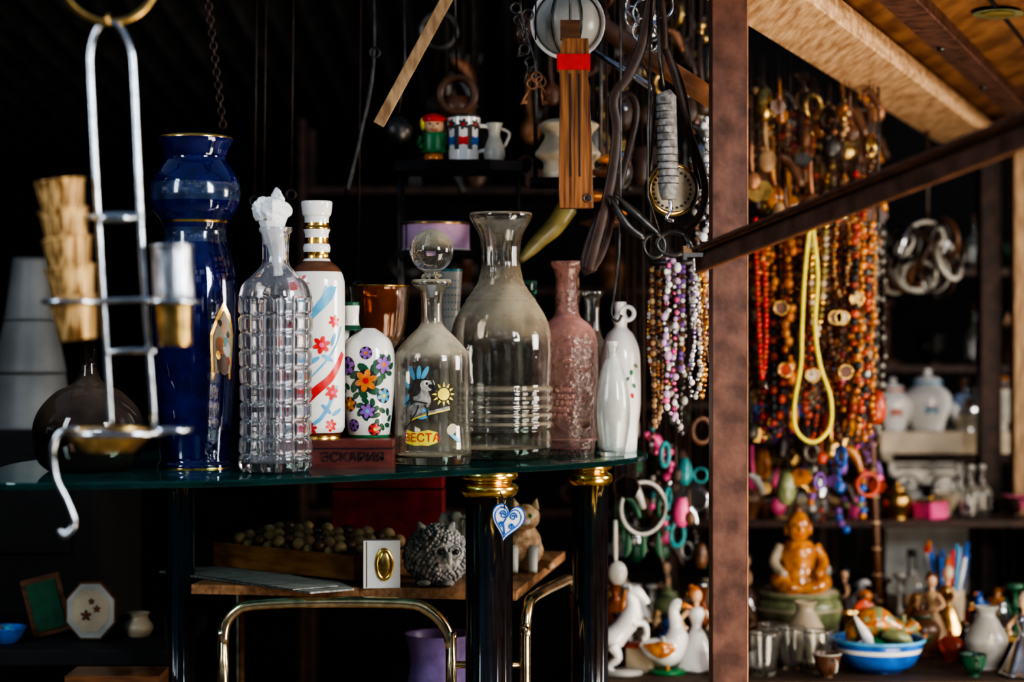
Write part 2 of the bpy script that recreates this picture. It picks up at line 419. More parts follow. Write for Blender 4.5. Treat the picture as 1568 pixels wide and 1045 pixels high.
# heart pendant on the column
b = B('heart_pendant'); k = K(.1); c = at(777, 797, .098)
R = Matrix.Rotation(math.radians(12), 4, 'Y')
hp = []
for i in range(40):
    t = 2 * pi * i / 40; hp.append(Vector((16 * sin(t) ** 3, 0, 13 * cos(t) - 5 * cos(2 * t) - 2 * cos(3 * t) - cos(4 * t))) * .00155)
def hh(sc, dy): return [c + R @ (Vector((p.x * sc, dy, p.z * sc * 1.25))) for p in hp]
b.prism(hh(1.07, .001), (0, .004, 0), 'blue'); b.prism(hh(1, -.001), (0, .003, 0), 'white')
b.sweep(hh(.84, -.0015), .0011, 'blue', seg=6, closed=True)
for sx in (-1, 1):
    for zz_, sc_ in ((.008, 1.0), (-.008, .7)):
        sp = [c + R @ Vector((sx * (.008 + sc_ * .006 * cos(t) * (1 - t / 12)), -.002, zz_ + sc_ * .007 * sin(t) * (1 - t / 12))) for t in [j * .5 for j in range(20)]]
        b.sweep(sp, .0012, 'blue', seg=6)
b.sweep([c + R @ Vector((0, -.002, -.022)), c + R @ Vector((-.005, -.002, -.004)), c + R @ Vector((0, -.002, .010))], .0013, 'blue', seg=6)
b.sweep([c + Vector((-.004, 0, .018)), c + Vector((-.006, -.01, .032)), c + Vector((-.012, .006, .046))], .0012, 'iron', seg=6, n=4)
b.done()

# ------------------------------------------------------------------ bottles on the shelf
def zv(v, y): return EYE + (522 - v) * K(y) / 1000
# cobalt vase
cx, cy, p = prof(299, .10, [(52, 208), (58, 211), (57, 218), (50, 232), (47, 244), (55, 256), (66, 275), (69, 300), (64, 322), (54, 336), (50, 344), (47, 356), (50, 374), (58, 398), (64, 430), (66, 480), (63, 560), (58, 640), (54, 690), (53, 706), (57, 712), (57, 718)], SH)
b = B('cobalt_vase')
def mf(c):
    z = c[2]
    if z > zv(213, .1) or zv(342, .1) < z < zv(338, .1) or z < zv(714, .1): return 'gold'
    if zv(310, .1) < z < zv(280, .1) or zv(372, .1) < z < zv(350, .1): return 'cobalt2'
    return 'cobalt'
b.vessel(cx, cy, p, mf, t=.004, seg=72, n=8); S = surf(cx, cy, p, -pi / 2 + .86)
q = [(-.019, -.060), (.019, -.060), (.024, .01), (.014, .040), (0, .062), (-.014, .040), (-.024, .01)]
b.decal(S, 0, zv(522, .1), q, 'gold', .001); b.decal(S, 0, zv(524, .1), [(x * .8, z * .8) for x, z in q], 'cream', .0016)
for (a, z, r, m_) in [(0, .022, .007, 'skin'), (-.006, -.005, .010, 'orange'), (.006, -.01, .009, 'white'), (0, -.034, .013, 'brown'), (.004, .0, .006, 'teal'), (-.008, .03, .004, 'brown'), (.01, -.03, .005, 'coral'), (-.010, -.02, .005, 'gold'), (.008, .012, .004, 'brown')]:
    b.ell(S, a, zv(524, .1) + z, r * .8, r * 1.4, .3, m_, .0022)
b.done()
# smoked round decanter behind the rack
cx, cy, p = prof(136, .02, [(17, 508), (14, 515), (13, 560), (22, 585), (50, 600), (76, 628), (85, 660), (78, 700), (60, 718)], SH)
b = B('smoked_decanter'); b.vessel(cx, cy, p, 'smoke'); b.solid(cx, cy, [(.010, p[0][1] + .03), (.014, p[0][1] + .02), (.010, p[0][1] + .004), (.010, p[0][1] - .02)], 'smoke', n=3)
b.ring((cx, cy, p[3][1] - .004), .016, .003, 'brass', 'z'); b.done()
# crystal decanter
cx, cy, p = prof(422, 0, [(25, 348), (25, 354), (21, 362), (20, 395), (23, 408), (36, 422), (50, 436), (55, 452), (56, 470), (55, 560), (54, 640), (56, 705), (53, 722)], SH)
b = B('cut_crystal_decanter')
def cut(a, z):
    v = 522 - (z - 1.5) * 1000
    if v < 456:
        return 1 + .03 * (abs(sin(a * 6)) - .5) if v > 408 else 1
    f = min(1, abs(sin(a * 7)) * 2.0); g = min(1, abs(sin(pi * (v - 456) / 26.5)) * 2.0)
    return .935 + .075 * f * g
pp = [tuple(x) for x in smooth(p, 3)]
def densify(pp, st):
    dense = []
    for (a, b0), (a2, b2) in zip(pp, pp[1:]):
        m_ = max(1, int(abs(b0 - b2) / st))
        for j in range(m_): dense.append((a + (a2 - a) * j / m_, b0 + (b2 - b0) * j / m_))
    dense.append(pp[-1]); return dense
b.vessel(cx, cy, densify(pp, .0024), 'crystal', t=.007, tb=.014, n=1, rmod=cut, seg=196)
b.done()
# crumpled paper wrapped stopper
b = B('paper_wrapped_stopper')
c = at(416, 322, 0)
def crump(cc, rr, m_, amp, seed, nn=22):
    rnd = random.Random(seed); dirs = [Vector((rnd.gauss(0, 1), rnd.gauss(0, 1), rnd.gauss(0, 1))).normalized() for _ in range(14)]; hs = [rnd.uniform(.7, 1.15) for _ in dirs]
    o = len(b.v); b.ball(cc, rr, m_, nn, 16); cc = Vector(cc)
    for i in range(o, len(b.v)):
        d = Vector(b.v[i]) - cc; n_ = d.normalized()
        f = min(h / max(.2, n_.dot(dd)) if n_.dot(dd) > .2 else 9 for dd, h in zip(dirs, hs)); f = min(f, 1.5)
        b.v[i] = tuple(cc + d * (1 + amp * (f - 1)) * rnd.uniform(.94, 1.06))
    for i in range(len(b.fs) - 1, -1, -1): b.fs[i] = False
crump(c + Vector((0, 0, .002)), (.029, .025, .020), 'paper', .6, 5); crump(c + Vector((.009, 0, .018)), (.010, .008, .016), 'paper', .8, 9); crump(c + Vector((-.014, -.005, -.002)), (.016, .016, .016), 'paper', .8, 2)
b.sweep([at(417, 338, 0), at(418, 352, 0), at(423, 380, 0), at(425, 405, 0), at(426, 424, 0)], [.022, .017, .0125, .009, .004], 'paper', seg=9, sm=False)
b.done()
# mahogany box
b = B('mahogany_case')
xl, xr = -.352, -.188
b.box(((xl + xr) / 2, .165, SH + .022), (xr - xl, .17, .044), 'boxred'); b.box(((xl + xr) / 2, .165, SH + .031), (xr - xl + .002, .172, .002), 'ink')
Sf = flatS((-.25, .0785, SH + .017)); b.text(Sf, 'ЭСКАРИЯ', 0, 0, .021, 'ink', .0012); b.done(.002)
BT = SH + .044
# porcelain bottle
cx, cy, p = prof(485, .13, [(23, 308), (24, 312), (22, 328), (19, 333), (19, 345), (21, 350), (18, 360), (19, 372), (21, 380), (19, 392), (22, 400), (34, 410), (41, 424), (43, 445), (43, 540), (43, 640), (42, 655), (37, 664), (37, 670)], BT)
b = B('porcelain_liquor_bottle')
def mf(c):
    v = 522 - (c[2] - 1.5) * 1000 / K(.13)
    if v < 333: return 'white'
    if v < 400: return 'gold' if int(v / 11) % 2 else 'white'
    if v < 416: return 'brown'
    if v > 661: return 'gold'
    return 'white'
b.solid(cx, cy, p, mf, n=6, seg=64); S = surf(cx, cy, p)
z0 = lambda v: zv(v, .13)
b.ribbon(S, [(-.030, z0(520)), (-.005, z0(485)), (.022, z0(455)), (.030, z0(430))], (.004, .024), 'sky')
b.ribbon(S, [(-.030, z0(628)), (.0, z0(600)), (.030, z0(575)), (.055, z0(540))], (.016, .010), 'red')
b.ribbon(S, [(-.03, z0(660)), (.01, z0(640)), (.04, z0(590))], .006, 'sky'); b.ribbon(S, [(-.05, z0(600)), (-.02, z0(590)), (.03, z0(540)), (.05, z0(500))], .003, 'sky')
for (a, v, r) in [(.012, 528, .014), (.030, 600, .012), (-.018, 435, .013), (-.022, 580, .012), (.034, 492, .010), (-.03, 500, .010), (.028, 650, .010), (-.005, 655, .010)]: b.flower(S, a, z0(v), r, 'red', 'pinkp', 6)
for (a, v, r) in [(.0, 552, .6), (.022, 548, -.5), (-.01, 610, .8), (.02, 625, 2.4), (.032, 520, 1.2), (.04, 630, .5), (-.03, 545, 2.0)]: b.ell(S, a, z0(v), .011, .0035, r, 'sky')
b.done()
# folk-painted jug
cx, cy, p = prof(565, .18, [(11, 462), (12, 468), (11, 485), (12, 498), (18, 506), (29, 516), (37, 530), (40, 550), (40, 580), (37, 620), (33, 655), (31, 668)], BT)
b = B('folk_painted_jug')
b.solid(cx - .028, cy, p[:5], lambda c: 'dgreen' if c[2] > p[1][1] or p[4][1] - .002 < c[2] < p[3][1] else 'white', n=3)
b.solid(cx, cy, [(.010, p[4][1] + .004)] + p[5:], lambda c: 'green' if c[2] < p[-1][1] + .004 else 'white', n=6, seg=64)
b.sweep([(cx - .02, cy, p[3][1]), (cx - .035, cy, p[3][1] - .005), (cx - .04, cy, p[6][1])], .006, 'white', n=5)
S = surf(cx, cy, p[5:]); z0 = lambda v: zv(v, .18)
for (a, v, r) in [(-.002, 582, .017), (-.034, 605, .012), (.028, 640, .011), (.03, 560, .012), (0, 625, .011)]:
    for i in range(7): b.ell(S, a + r * 1.25 * cos(i * pi / 3.5), z0(v) + r * 1.25 * sin(i * pi / 3.5), r * .62, r * .38, i * pi / 3.5 + .8, 'dgreen', .0006, 10)
for (a, v, m1, m2, r) in [(-.002, 582, 'orange', 'red', .018), (-.002, 540, 'purple', 'orange', .010), (-.036, 560, 'purple', 'ink', .015), (.028, 558, 'purple', 'orange', .014), (-.032, 618, 'orange', 'yellow', .012), (0, 628, 'purple', 'sky', .012), (.028, 605, 'sky', 'yellow', .012), (-.024, 650, 'purple', 'ink', .010), (.012, 656, 'red', 'yellow', .010)]:
    b.ell(S, a, z0(v), r * 1.04, r * 1.04, 0, 'ink', .0008); b.flower(S, a, z0(v), r, m1, m2, 6, .0011)
b.done()
# amber goblet
cx, cy, p = prof(581, .42, [(50, 438), (46, 440), (42, 480), (34, 520), (14, 545), (9, 580), (10, 640), (34, 690), (36, 695)], SH)
b = B('amber_glass_goblet'); b.vessel(cx, cy, p[:5] + [(.008, p[5][1] + .01)], 'amberg', t=.004, rmod=lambda a, z: 1 + .02 * sin(a * 12)); b.solid(cx, cy, [(.008, p[5][1] + .009)] + p[6:], 'amberg')
b.ring((cx, cy, p[0][1]), p[0][0] - .002, .002, 'gold', 'z'); b.done()
# ball-stoppered decanter with cartoon
cx, cy, p = prof(661, .20, [(29, 428), (31, 434), (22, 442), (17, 452), (16, 488), (20, 500), (36, 516), (53, 536), (58, 552), (58, 600), (58, 650), (61, 695), (58, 712)], SH)
b = B('painted_glass_decanter'); b.vessel(cx, cy, p, 'clear2', t=.0035, tb=.012, n=6)
S = surf(cx, cy, p); z0 = lambda v: zv(v, .20); h = -.024
b.ell(S, h + .046, z0(602), .010, .010, 0, 'yellow', .001)
for i in range(12):
    a = i * pi / 6; b.ribbon(S, [(h + .046 + .012 * cos(a), z0(602) + .012 * sin(a)), (h + .046 + .019 * cos(a), z0(602) + .019 * sin(a))], (.004, .0008), 'yellow', .001, 2)
b.ell(S, h + .010, z0(606), .014, .020, .5, 'grey', .001); b.ell(S, h + .020, z0(588), .012, .010, .2, 'white2', .0013); b.ell(S, h - .002, z0(596), .012, .010, .5, 'iron', .0013)
b.ell(S, h + .030, z0(592), .010, .004, -.4, 'ink', .0016); b.ell(S, h + .018, z0(585), .004, .005, 0, 'white', .002); b.ell(S, h + .019, z0(586), .002, .0025, 0, 'ink', .0024)
for a, r in ((-.006, 1.9), (.006, 1.5), (.016, 1.1)): b.ell(S, h + a, z0(570), .012, .004, r, 'sky', .0012)
b.ell(S, h - .016, z0(612), .010, .004, 1.2, 'sky', .0012); b.ell(S, h - .014, z0(590), .009, .003, 2.2, 'sky', .0012)
b.ribbon(S, [(h - .010, z0(640)), (h + .010, z0(632)), (h + .030, z0(628)), (h + .056, z0(622))], .005, 'grey', .0012); b.ribbon(S, [(h - .010, z0(643)), (h + .010, z0(635)), (h + .056, z0(625))], .002, 'yellow', .0016)
b.ell(S, h + .006, z0(628), .018, .012, -.3, 'sky', .0009); b.ell(S, h + .0, z0(625), .014, .009, .4, 'grey', .0012)
for (x1, v1, x2, v2) in [(-.012, 600, .0, 580), (.0, 580, .026, 580), (.026, 580, .030, 600), (.006, 618, -.006, 640), (.016, 618, .020, 634), (-.018, 618, -.008, 605), (-.004, 612, .02, 616), (-.006, 640, -.02, 655), (.02, 634, .03, 645)]:
    b.ribbon(S, [(h + x1, z0(v1)), (h + (x1 + x2) / 2 + .002, z0((v1 + v2) / 2)), (h + x2, z0(v2))], .0020, 'ink', .0026, 3)
b.decal(S, h + .010, z0(667), [(-.026, -.010), (-.012, -.013), (.012, -.013), (.026, -.008), (.026, .008), (.012, .012), (-.012, .008), (-.026, .012)], 'yellow', .001)
b.text(S, 'ВЕСТА', h + .010, z0(668), .0185, 'red', .0018)
b.ell(S, h + .060, z0(655), .010, .008, .8, 'cream', .001); b.ell(S, h + .066, z0(668), .014, .003, -.6, 'sky', .001)
b.done()
b = B('glass_ball_stopper'); zc = zv(384, .2)
b.lathe(cx, cy, [(0, zc + .036)] + [(.036 * sin(a), zc + .036 * cos(a)) for a in [pi * i / 20 for i in range(1, 18)]] + [(.012, zc - .036), (.017, zc - .040), (.018, zc - .046), (.011, zc - .050), (.010, zc - .075), (0, zc - .076)], 'clear2', seg=40); b.done()
# large ribbed carafe
cx, cy, p = prof(767, .36, [(47, 326), (48, 331), (44, 340), (35, 354), (30, 372), (29, 392), (30, 412), (38, 438), (56, 464), (70, 488), (77, 514), (78, 540), (77, 585), (77, 600), (77, 615), (77, 630), (77, 650), (77, 670), (77, 692), (72, 705)], SH)
b = B('ribbed_glass_carafe')
def ribs(a, z):
    v = 522 - (z - 1.5) * 1000 / K(.36)
    f = 1 + (.030 * abs(sin(pi * (v - 592) / 13)) if 592 < v < 657 else 0)
    if 438 < v < 462: f += .02 * abs(sin(pi * (v - 438) / 8))
    return f + (.03 * abs(sin(a * 8)) if v < 425 and v > 345 else 0)
pp = [tuple(x) for x in smooth(p, 4)]
b.vessel(cx, cy, densify(pp, .0022), 'carafeg', t=.005, tb=.016, n=1, rmod=ribs, seg=96); b.done()
# pink bottle
cx, cy, p = prof(868, .48, [(25, 400), (25, 406), (20, 414), (17, 428), (18, 450), (18, 470), (21, 485), (34, 496), (44, 510), (47, 530), (48, 570), (48, 620), (46, 660), (43, 690), (42, 698)], SH)
b = B('pink_glass_bottle'); b.vessel(cx, cy, p, 'pinkg', t=.004, n=6); S = surf(cx, cy, p)
for row, (v, n_) in enumerate([(596, 6), (606, 7), (616, 6), (626, 5), (636, 3)]):
    for i in range(n_): b.ball(S(-.01 + (i - n_ / 2) * .009, zv(v, .48), .001), .0052, 'pinkg', 8, 6)
for (a, v, r) in [(-.035, 560, .7), (.0, 550, -.5), (.03, 565, .4), (-.03, 650, -.8), (.03, 648, .9), (.035, 610, 1.5)]: b.ball(S(a, zv(v, .48), 0), (.012, .004, .006), 'pinkg', 10, 6)
b.ring((cx, cy, zv(672, .48)), .0545, .002, 'pinkg', 'z', n=48); b.ring((cx, cy, zv(528, .48)), .0550, .0015, 'pinkg', 'z', n=48)
b.done()
# milk glass + clear bottles at the right end
cx, cy, p = prof(950, .53, [(9, 462), (10, 470), (9, 480), (13, 488), (10, 500), (20, 512), (29, 535), (31, 570), (31, 620), (27, 660), (25, 693)], SH)
b = B('white_porcelain_bottle'); b.solid(cx, cy, p, 'white', n=5, rmod=lambda a, z: 1 + .03 * sin(3 * a)); S = surf(cx, cy, p)
for (a, v, m_) in [(.018, 570, 'green'), (.024, 590, 'green'), (.02, 605, 'red'), (.010, 580, 'dgreen'), (.028, 560, 'lime')]: b.ell(S, a, zv(v, .53), .005, .003, a * 90, m_, .002)
b.ring((cx + .012, cy - .01, p[2][1]), .012, .004, 'white', 'y'); b.done()
cx, cy, p = prof(907, .66, [(17, 446), (17, 452), (12, 460), (12, 505), (22, 530), (34, 570), (34, 640), (30, 690)], SH)
b = B('clear_glass_bottle'); b.vessel(cx, cy, p, 'clear'); b.done()
cx, cy, p = prof(938, .405, [(8, 522), (9, 530), (8, 545), (16, 562), (25, 600), (27, 640), (22, 680), (18, 700)], SH)
b = B('frosted_glass_bottle'); b.vessel(cx, cy, p, 'milkg'); b.done()
b = B('cork_stopped_bottle'); cx, cy, p = prof(876, .69, [(14, 445), (14, 455), (11, 470), (11, 520), (20, 560), (20, 680)], SH)
b.vessel(cx, cy, p, 'clear'); b.solid(cx, cy, [(.011, p[0][1] + .03), (.013, p[0][1] + .015), (.009, p[0][1] - .01)], 'tan', n=2); b.done()
b = B('painted_tumbler'); cx, cy, p = prof(690, .475, [(18, 412), (18, 416), (16, 450), (14, 490), (14, 600), (18, 690)], SH)
b.vessel(cx, cy, p, lambda c: 'teal' if c[2] > p[1][1] else 'white2'); S = surf(cx, cy, p)
for i in range(6):
    for j in range(6): b.ell(S, (i - 2.5) * .006, zv(430 + j * 11, .475), .0015, .0015, 0, 'teal')
b.done()
b = B('green_glass_goblet'); cx, cy, p = prof(800, .66, [(22, 430), (20, 460), (12, 500), (8, 560), (18, 690)], SH); b.solid(cx, cy, p, 'greeng'); b.done()

# ------------------------------------------------------------------ two tier stand at the back of the shelf
b = B('black_tiered_stand'); Y = .64
for v, hh_ in ((250, .018), (386, .010)):
    z = zv(v, Y) ; pts = [(-.215, Y + .07), (-.215, Y - .05), (-.15, Y - .085), (-.04, Y - .085), (.02, Y - .05), (.02, Y + .07)]
    b.prism([(x, y, z - hh_) for x, y in pts], (0, 0, hh_), 'black')
for x in (-.207, .012):
    for y in (Y - .045, Y + .06): b.sweep([(x, y, SH), (x, y, zv(249, Y))], .004, 'iron')
b.done()
zt = zv(250, Y); x0 = lambda u, y=Y: (u - 784) * K(y) / 1000
b = B('wooden_peg_doll'); x = x0(664)
b.solid(x, Y, [(.020, zt + .056), (.024, zt + .052), (.024, zt + .022), (.020, zt + .018)], 'green'); b.solid(x, Y, [(.018, zt + .019), (.018, zt)], 'orange', n=1)
b.ball((x, Y, zt + .070), .020, 'skin'); b.lathe(x, Y, [(0, zt + .094), (.016, zt + .090), (.022, zt + .083), (.023, zt + .078), (.018, zt + .076)], 'red'); b.box((x + .010, Y - .018, zt + .080), (.026, .016, .004), 'red')
for sx in (-.006, .008): b.ball((x + sx, Y - .0185, zt + .072), .0022, 'ink', 8, 6)
b.ball((x + .002, Y - .021, zt + .067), .0028, 'skin', 8, 6); b.sweep([(x - .005, Y - .0185, zt + .062), (x + .002, Y - .0195, zt + .060), (x + .008, Y - .0185, zt + .062)], .001, 'red', seg=6)
b.ball((x - .020, Y, zt + .072), (.006, .012, .014), 'yellow'); b.sweep([(x - .024, Y - .006, zt + .05), (x - .028, Y - .01, zt + .035), (x - .020, Y - .02, zt + .028)], .005, 'green', n=3); b.done()
b = B('patterned_mug'); x = x0(710); pm = [(.031, zt + .088), (.031, zt + .084), (.029, zt + .03), (.027, zt)]
b.vessel(x, Y, pm, lambda c: 'ink' if c[2] > zt + .084 or c[2] < zt + .006 else 'white', t=.003, tb=.004); S = surf(x, Y, pm)
for a in (-.025, 0, .025): b.flower(S, a, zt + .070, .010, 'ink', 'red', 6); b.decal(S, a, zt + .040, [(-.008, -.008), (.008, -.008), (.008, .008), (-.008, .008)], 'blue' if a else 'red', .0008)
for a in (-.0125, .0125, .037, -.037): b.decal(S, a, zt + .050, [(-.0045, -.026), (.0045, -.026), (.0045, .02), (-.0045, .02)], 'ink', .0007)
b.sweep([(x + .028, Y, zt + .07), (x + .048, Y, zt + .065), (x + .048, Y, zt + .03), (x + .027, Y, zt + .022)], .004, 'white', n=5); b.done()
b = B('porcelain_pitcher'); x = x0(757); b.vessel(x, Y, [(.016, zt + .075), (.012, zt + .062), (.011, zt + .05), (.018, zt + .03), (.020, zt + .015), (.015, zt)], 'white2', t=.003, tb=.004)
b.sweep([(x + .012, Y, zt + .065), (x + .028, Y, zt + .055), (x + .018, Y, zt + .03)], .003, 'white2', n=4); b.done()
b = B('lilac_cake_tin'); z2 = zv(386, Y); x = x0(668)
b.solid(x, Y, [(.060, z2 + .055), (.062, z2 + .053), (.062, z2 + .006), (.060, z2)], 'lilac', n=1, seg=48); b.ring((x, Y, z2 + .052), .0625, .002, 'gold', 'z'); b.ring((x, Y, z2 + .004), .0625, .002, 'white', 'z', n=40)
S = surf(x, Y, [(.062, z2), (.062, z2 + .06)]); b.flower(S, .012, z2 + .02, .007, 'ink', 'gold'); b.done()
b = B('ruffled_white_vase'); Y2 = .62; xx = x0(870, Y2); zz = zv(275, Y2)
b.solid(xx, Y2, [(.040, zz + .110), (.056, zz + .100), (.042, zz + .082), (.050, zz + .062), (.060, zz + .045), (.046, zz + .030), (.050, zz + .012), (.048, zz)], 'cream', rmod=lambda a, z: 1 + .05 * sin(5 * a + z * 60)); b.done()
b = B('wall_bracket_shelf'); b.box((xx, Y2, zz - .006), (.14, .12, .012), 'black'); b.sweep([(xx + .06, Y2, zz), (xx + .06, Y2, 2.16)], .004, 'iron'); b.sweep([(xx - .06, Y2 + .04, zz), (xx - .06, Y2 + .04, 2.16)], .004, 'iron'); b.done()

# ------------------------------------------------------------------ wire rack with cups (left foreground)
Y = -.70; W = lambda u, v, dy=0: at(u, v, Y) + Vector((0, dy, 0)); k = K(Y)
b = B('wire_cup_rack'); wr = .0035
b.sweep([W(170, 668), W(158, 460), W(148, 300), W(139, 120), W(139, 75), W(150, 42), W(168, 34), W(184, 42), W(200, 75), W(205, 120), W(214, 320), W(222, 460), W(236, 652)], wr, 'chrome', n=6)
for (a, v, c_, v2) in [(128, 334, 222, 330), (165, 540, 240, 537), (130, 462, 300, 460)]: b.sweep([W(a, v, -.006), W((a + c_) / 2, (v + v2) / 2 - 2, -.012), W(c_, v2, -.006)], wr, 'chrome', n=4)
for (u, v, r) in [(112, 462, .034), (264, 462, .030), (178, 335, .026)]: b.ring(W(u, v), r, .003, 'chrome', 'z')
b.ring(W(178, 662), .058, wr, 'chrome', 'z', n=40); b.ring(W(262, 658), .022, wr, 'chrome', 'z')
b.sweep([W(128, 655, -.03), W(100, 662, -.03), W(90, 690, -.03), W(95, 730, -.03), W(112, 765, -.03), W(122, 798, -.03), W(108, 816, -.03), W(100, 808, -.03)], wr, 'chrome', n=6)
b.vessel(W(165, 660).x, Y, [(.056, W(0, 655).z), (.050, W(0, 668).z), (.030, W(0, 692).z)], 'brass', t=.002, tb=.003)
b.done()
b = B('brass_hanging_ring'); b.ring(W(166, -42), .058, .0045, 'brass', 'y', n=48, T=Matrix.Rotation(.3, 4, 'Z')); b.ring(W(166, 30), .006, .002, 'brass', 'x', n=16); b.sweep([W(166, -114), Vector((W(166, 0).x, Y, 2.045))], .0025, 'leather'); b.done()
def cup(b, cu, cv, tu, tv, r0, r1, m_, t=.002):
    p, q = W(cu, cv), W(tu, tv); d = (q - p); L = d.length; T = Matrix.Translation(p) @ d.to_track_quat('Z', 'Y').to_matrix().to_4x4()
    b.vessel(0, 0, [(r1, L), (r1 * 1.03, L * .97), (r1 * .97, L * .9), ((r0 + r1) / 2, L * .5), (r0 * 1.04, L * .08), (r0, 0)], m_, t=t, tb=.004, n=4, T=T, seg=36)
b = B('gilt_cup_stack')
for (cv, cu) in [(520, 121), (474, 116), (430, 111), (386, 106), (342, 100)]: cup(b, cu, cv, cu - 9, cv - 66, .021, .029, 'woodcup')
b.done()
b = B('silver_gilt_beakers'); cup(b, 268, 530, 265, 452, .019, .023, 'brass'); cup(b, 266, 458, 263, 374, .023, .025, 'silver'); cup(b, 266, 475, 263, 385, .020, .0235, 'silver'); b.done()

# stacked planter on dark cabinet far left
b = B('dark_cabinet'); zc = 1.5 - .133 * K(1.15); b.box((-1.35, 1.25, zc / 2), (1.0, .5, zc), 'blackm'); b.box((-1.35, .995, zc - .15), (.9, .012, .2), 'blackm'); b.done(.004)
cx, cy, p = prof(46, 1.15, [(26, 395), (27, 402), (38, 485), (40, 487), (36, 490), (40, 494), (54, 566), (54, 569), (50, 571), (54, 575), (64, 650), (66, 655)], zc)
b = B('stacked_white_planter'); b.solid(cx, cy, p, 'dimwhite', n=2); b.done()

# ------------------------------------------------------------------ trolley with brass tubes under the shelf
TZ = 1.085; C = Vector((.007, .25, TZ)); e1 = Vector((-.988, .157, 0)); e2 = Vector((.157, .988, 0))
b = B('brass_tube_trolley')
b.prism([C - Vector((0, 0, .016)), C + e1 * .56 - Vector((0, 0, .016)), C + e1 * .56 + e2 * .62 - Vector((0, 0, .016)), C + e2 * .62 - Vector((0, 0, .016))], (0, 0, .016), 'wood')
T1 = lambda u, v, y=.235: at(u, v, y)
b.sweep([Vector((T1(342, 0).x, .235, .02)), T1(342, 1045), T1(342, 985), T1(346, 955), T1(362, 935), T1(390, 926), T1(500, 922), T1(620, 924), T1(655, 934), T1(680, 958), T1(690, 990), T1(691, 1045), Vector((T1(691, 0).x, .235, .02))], .0095, 'tubeb', n=4)
b.sweep([Vector((.022, .235, .02)), (.022, .235, .93), (.022, .235, 1.02), (.026, .25, 1.055), (.036, .29, 1.070), (.085, .48, 1.070), (.105, .56, 1.066), (.115, .60, 1.04), (.116, .61, .98), (.116, .61, .02)], .0095, 'tubeb', n=4)
b.sweep([(-.5, .60, .02), (-.5, .60, 1.06)], .0095, 'tubeb'); b.sweep([T1(691, 1018), Vector((.022, .235, T1(0, 1018).z))], .006, 'tubeb')
b.box((-.19, .43, .77), (.64, .36, .014), 'wood'); b.done()
# newspaper
b = B('folded_newspaper'); z = TZ + .001
b.prism([(-.63, .50, z), (-.33, .205, z), (-.262, .25, z), (-.30, .36, z), (-.50, .56, z)], (0, 0, .003), 'news')
b.prism([(-.62, .51, z + .004), (-.36, .22, z + .004), (-.29, .27, z + .004), (-.48, .57, z + .004)], (0, 0, .002), 'news'); b.done()
# wooden tray of beads
ang = math.atan2(-.24, .287); R = Matrix.Rotation(ang, 4, 'Z'); cc = Vector((-.355, .50, TZ + .008)); L, Dp, H = .35, .15, .042
b = B('bead_massager_tray'); T = Matrix.Translation(cc) @ R
def tb(c, d, m_): b.box(T @ Vector(c), d, m_, R)
tb((0, 0, .003), (L, Dp, .006), 'boxwood')
for s_ in (-1, 1): tb((0, s_ * Dp / 2, H / 2), (L + .006, .006, H), 'boxwood'); tb((s_ * L / 2, 0, H / 2), (.006, Dp, H), 'boxwood')
for j in range(6):
    for i in range(13): b.ball(T @ Vector(((i - 6) * .0255, (j - 2.5) * .024, .040 + .010 * (i % 2) + j * .003)), (.0125, .0115, .012), 'tanbead' if (i + j) % 3 else 'brown', 10, 8, R)
    b.sweep([T @ Vector((-L / 2, (j - 2.5) * .024, .036)), T @ Vector((L / 2, (j - 2.5) * .024, .036))], .002, 'brown', seg=6)
b.done()
# cameo box
b = B('cameo_frame'); c = at(584, 858, .3); c.z = TZ + .040; R2 = Matrix.Rotation(.12, 4, 'Z')
b.box(c, (.062, .028, .080), 'white', R2); fc = c + R2 @ Vector((.004, -.0155, 0))
b.ring(fc, .017, .0035, 'gold', 'y', rx=.75, rz=1.45); b.ball(fc, (.011, .004, .022), 'brass'); b.box(c + Vector((-.024, -.015, 0)), (.003, .004, .078), 'gold', R2); b.done(.002)
# grey textured owl
b = B('stoneware_owl'); c = at(668, 848, .33); c.z = TZ + .050; rr = Vector((.052, .040, .050))
b.ball(c, tuple(rr), 'grey', 32, 20); rnd = random.Random(5)
for i in range(620):
    zz_ = 1 - 2 * (i + .5) / 620; a = i * 2.39996; q = math.sqrt(1 - zz_ * zz_); n_ = Vector((q * cos(a), q * sin(a), zz_))
    if n_.dot(Vector((.45, -.85, .05)).normalized()) > .90: continue
    s0 = c + Vector((n_.x * rr.x, n_.y * rr.y, n_.z * rr.z)); b.ball(s0 + n_ * rnd.uniform(-.001, .003), rnd.uniform(.0024, .0046), 'grey', 6, 5)
f = c + Vector((.022, -.032, 0))
b.sweep([f + Vector((0, -.008, .006)), f + Vector((.002, -.018, -.002)), f + Vector((.003, -.018, -.012))], [.006, .005, .001], 'white2', n=3)
for sx in (-.013, .013): b.ring(f + Vector((sx, -.006 + .12 * sx, .010)), .010, .0025, 'grey', 'y', n=20); b.ball(f + Vector((sx, -.005 + .12 * sx, .010)), .005, 'ink', 12, 8); b.sweep([c + Vector((sx * 1.8, -.01, .045)), c + Vector((sx * 2.3, -.012, .058))], [.010, .003], 'grey', seg=8)
for sx in (-.02, .02): b.ball(c + Vector((sx, -.03, -.043)), (.012, .016, .006), 'grey')
b.done()
b = B('dark_red_box'); b.box((-.235, .76, TZ + .08), (.21, .12, .16), 'dred'); b.box((-.235, .76, TZ + .135), (.214, .124, .004), 'blackm'); b.done(.003)
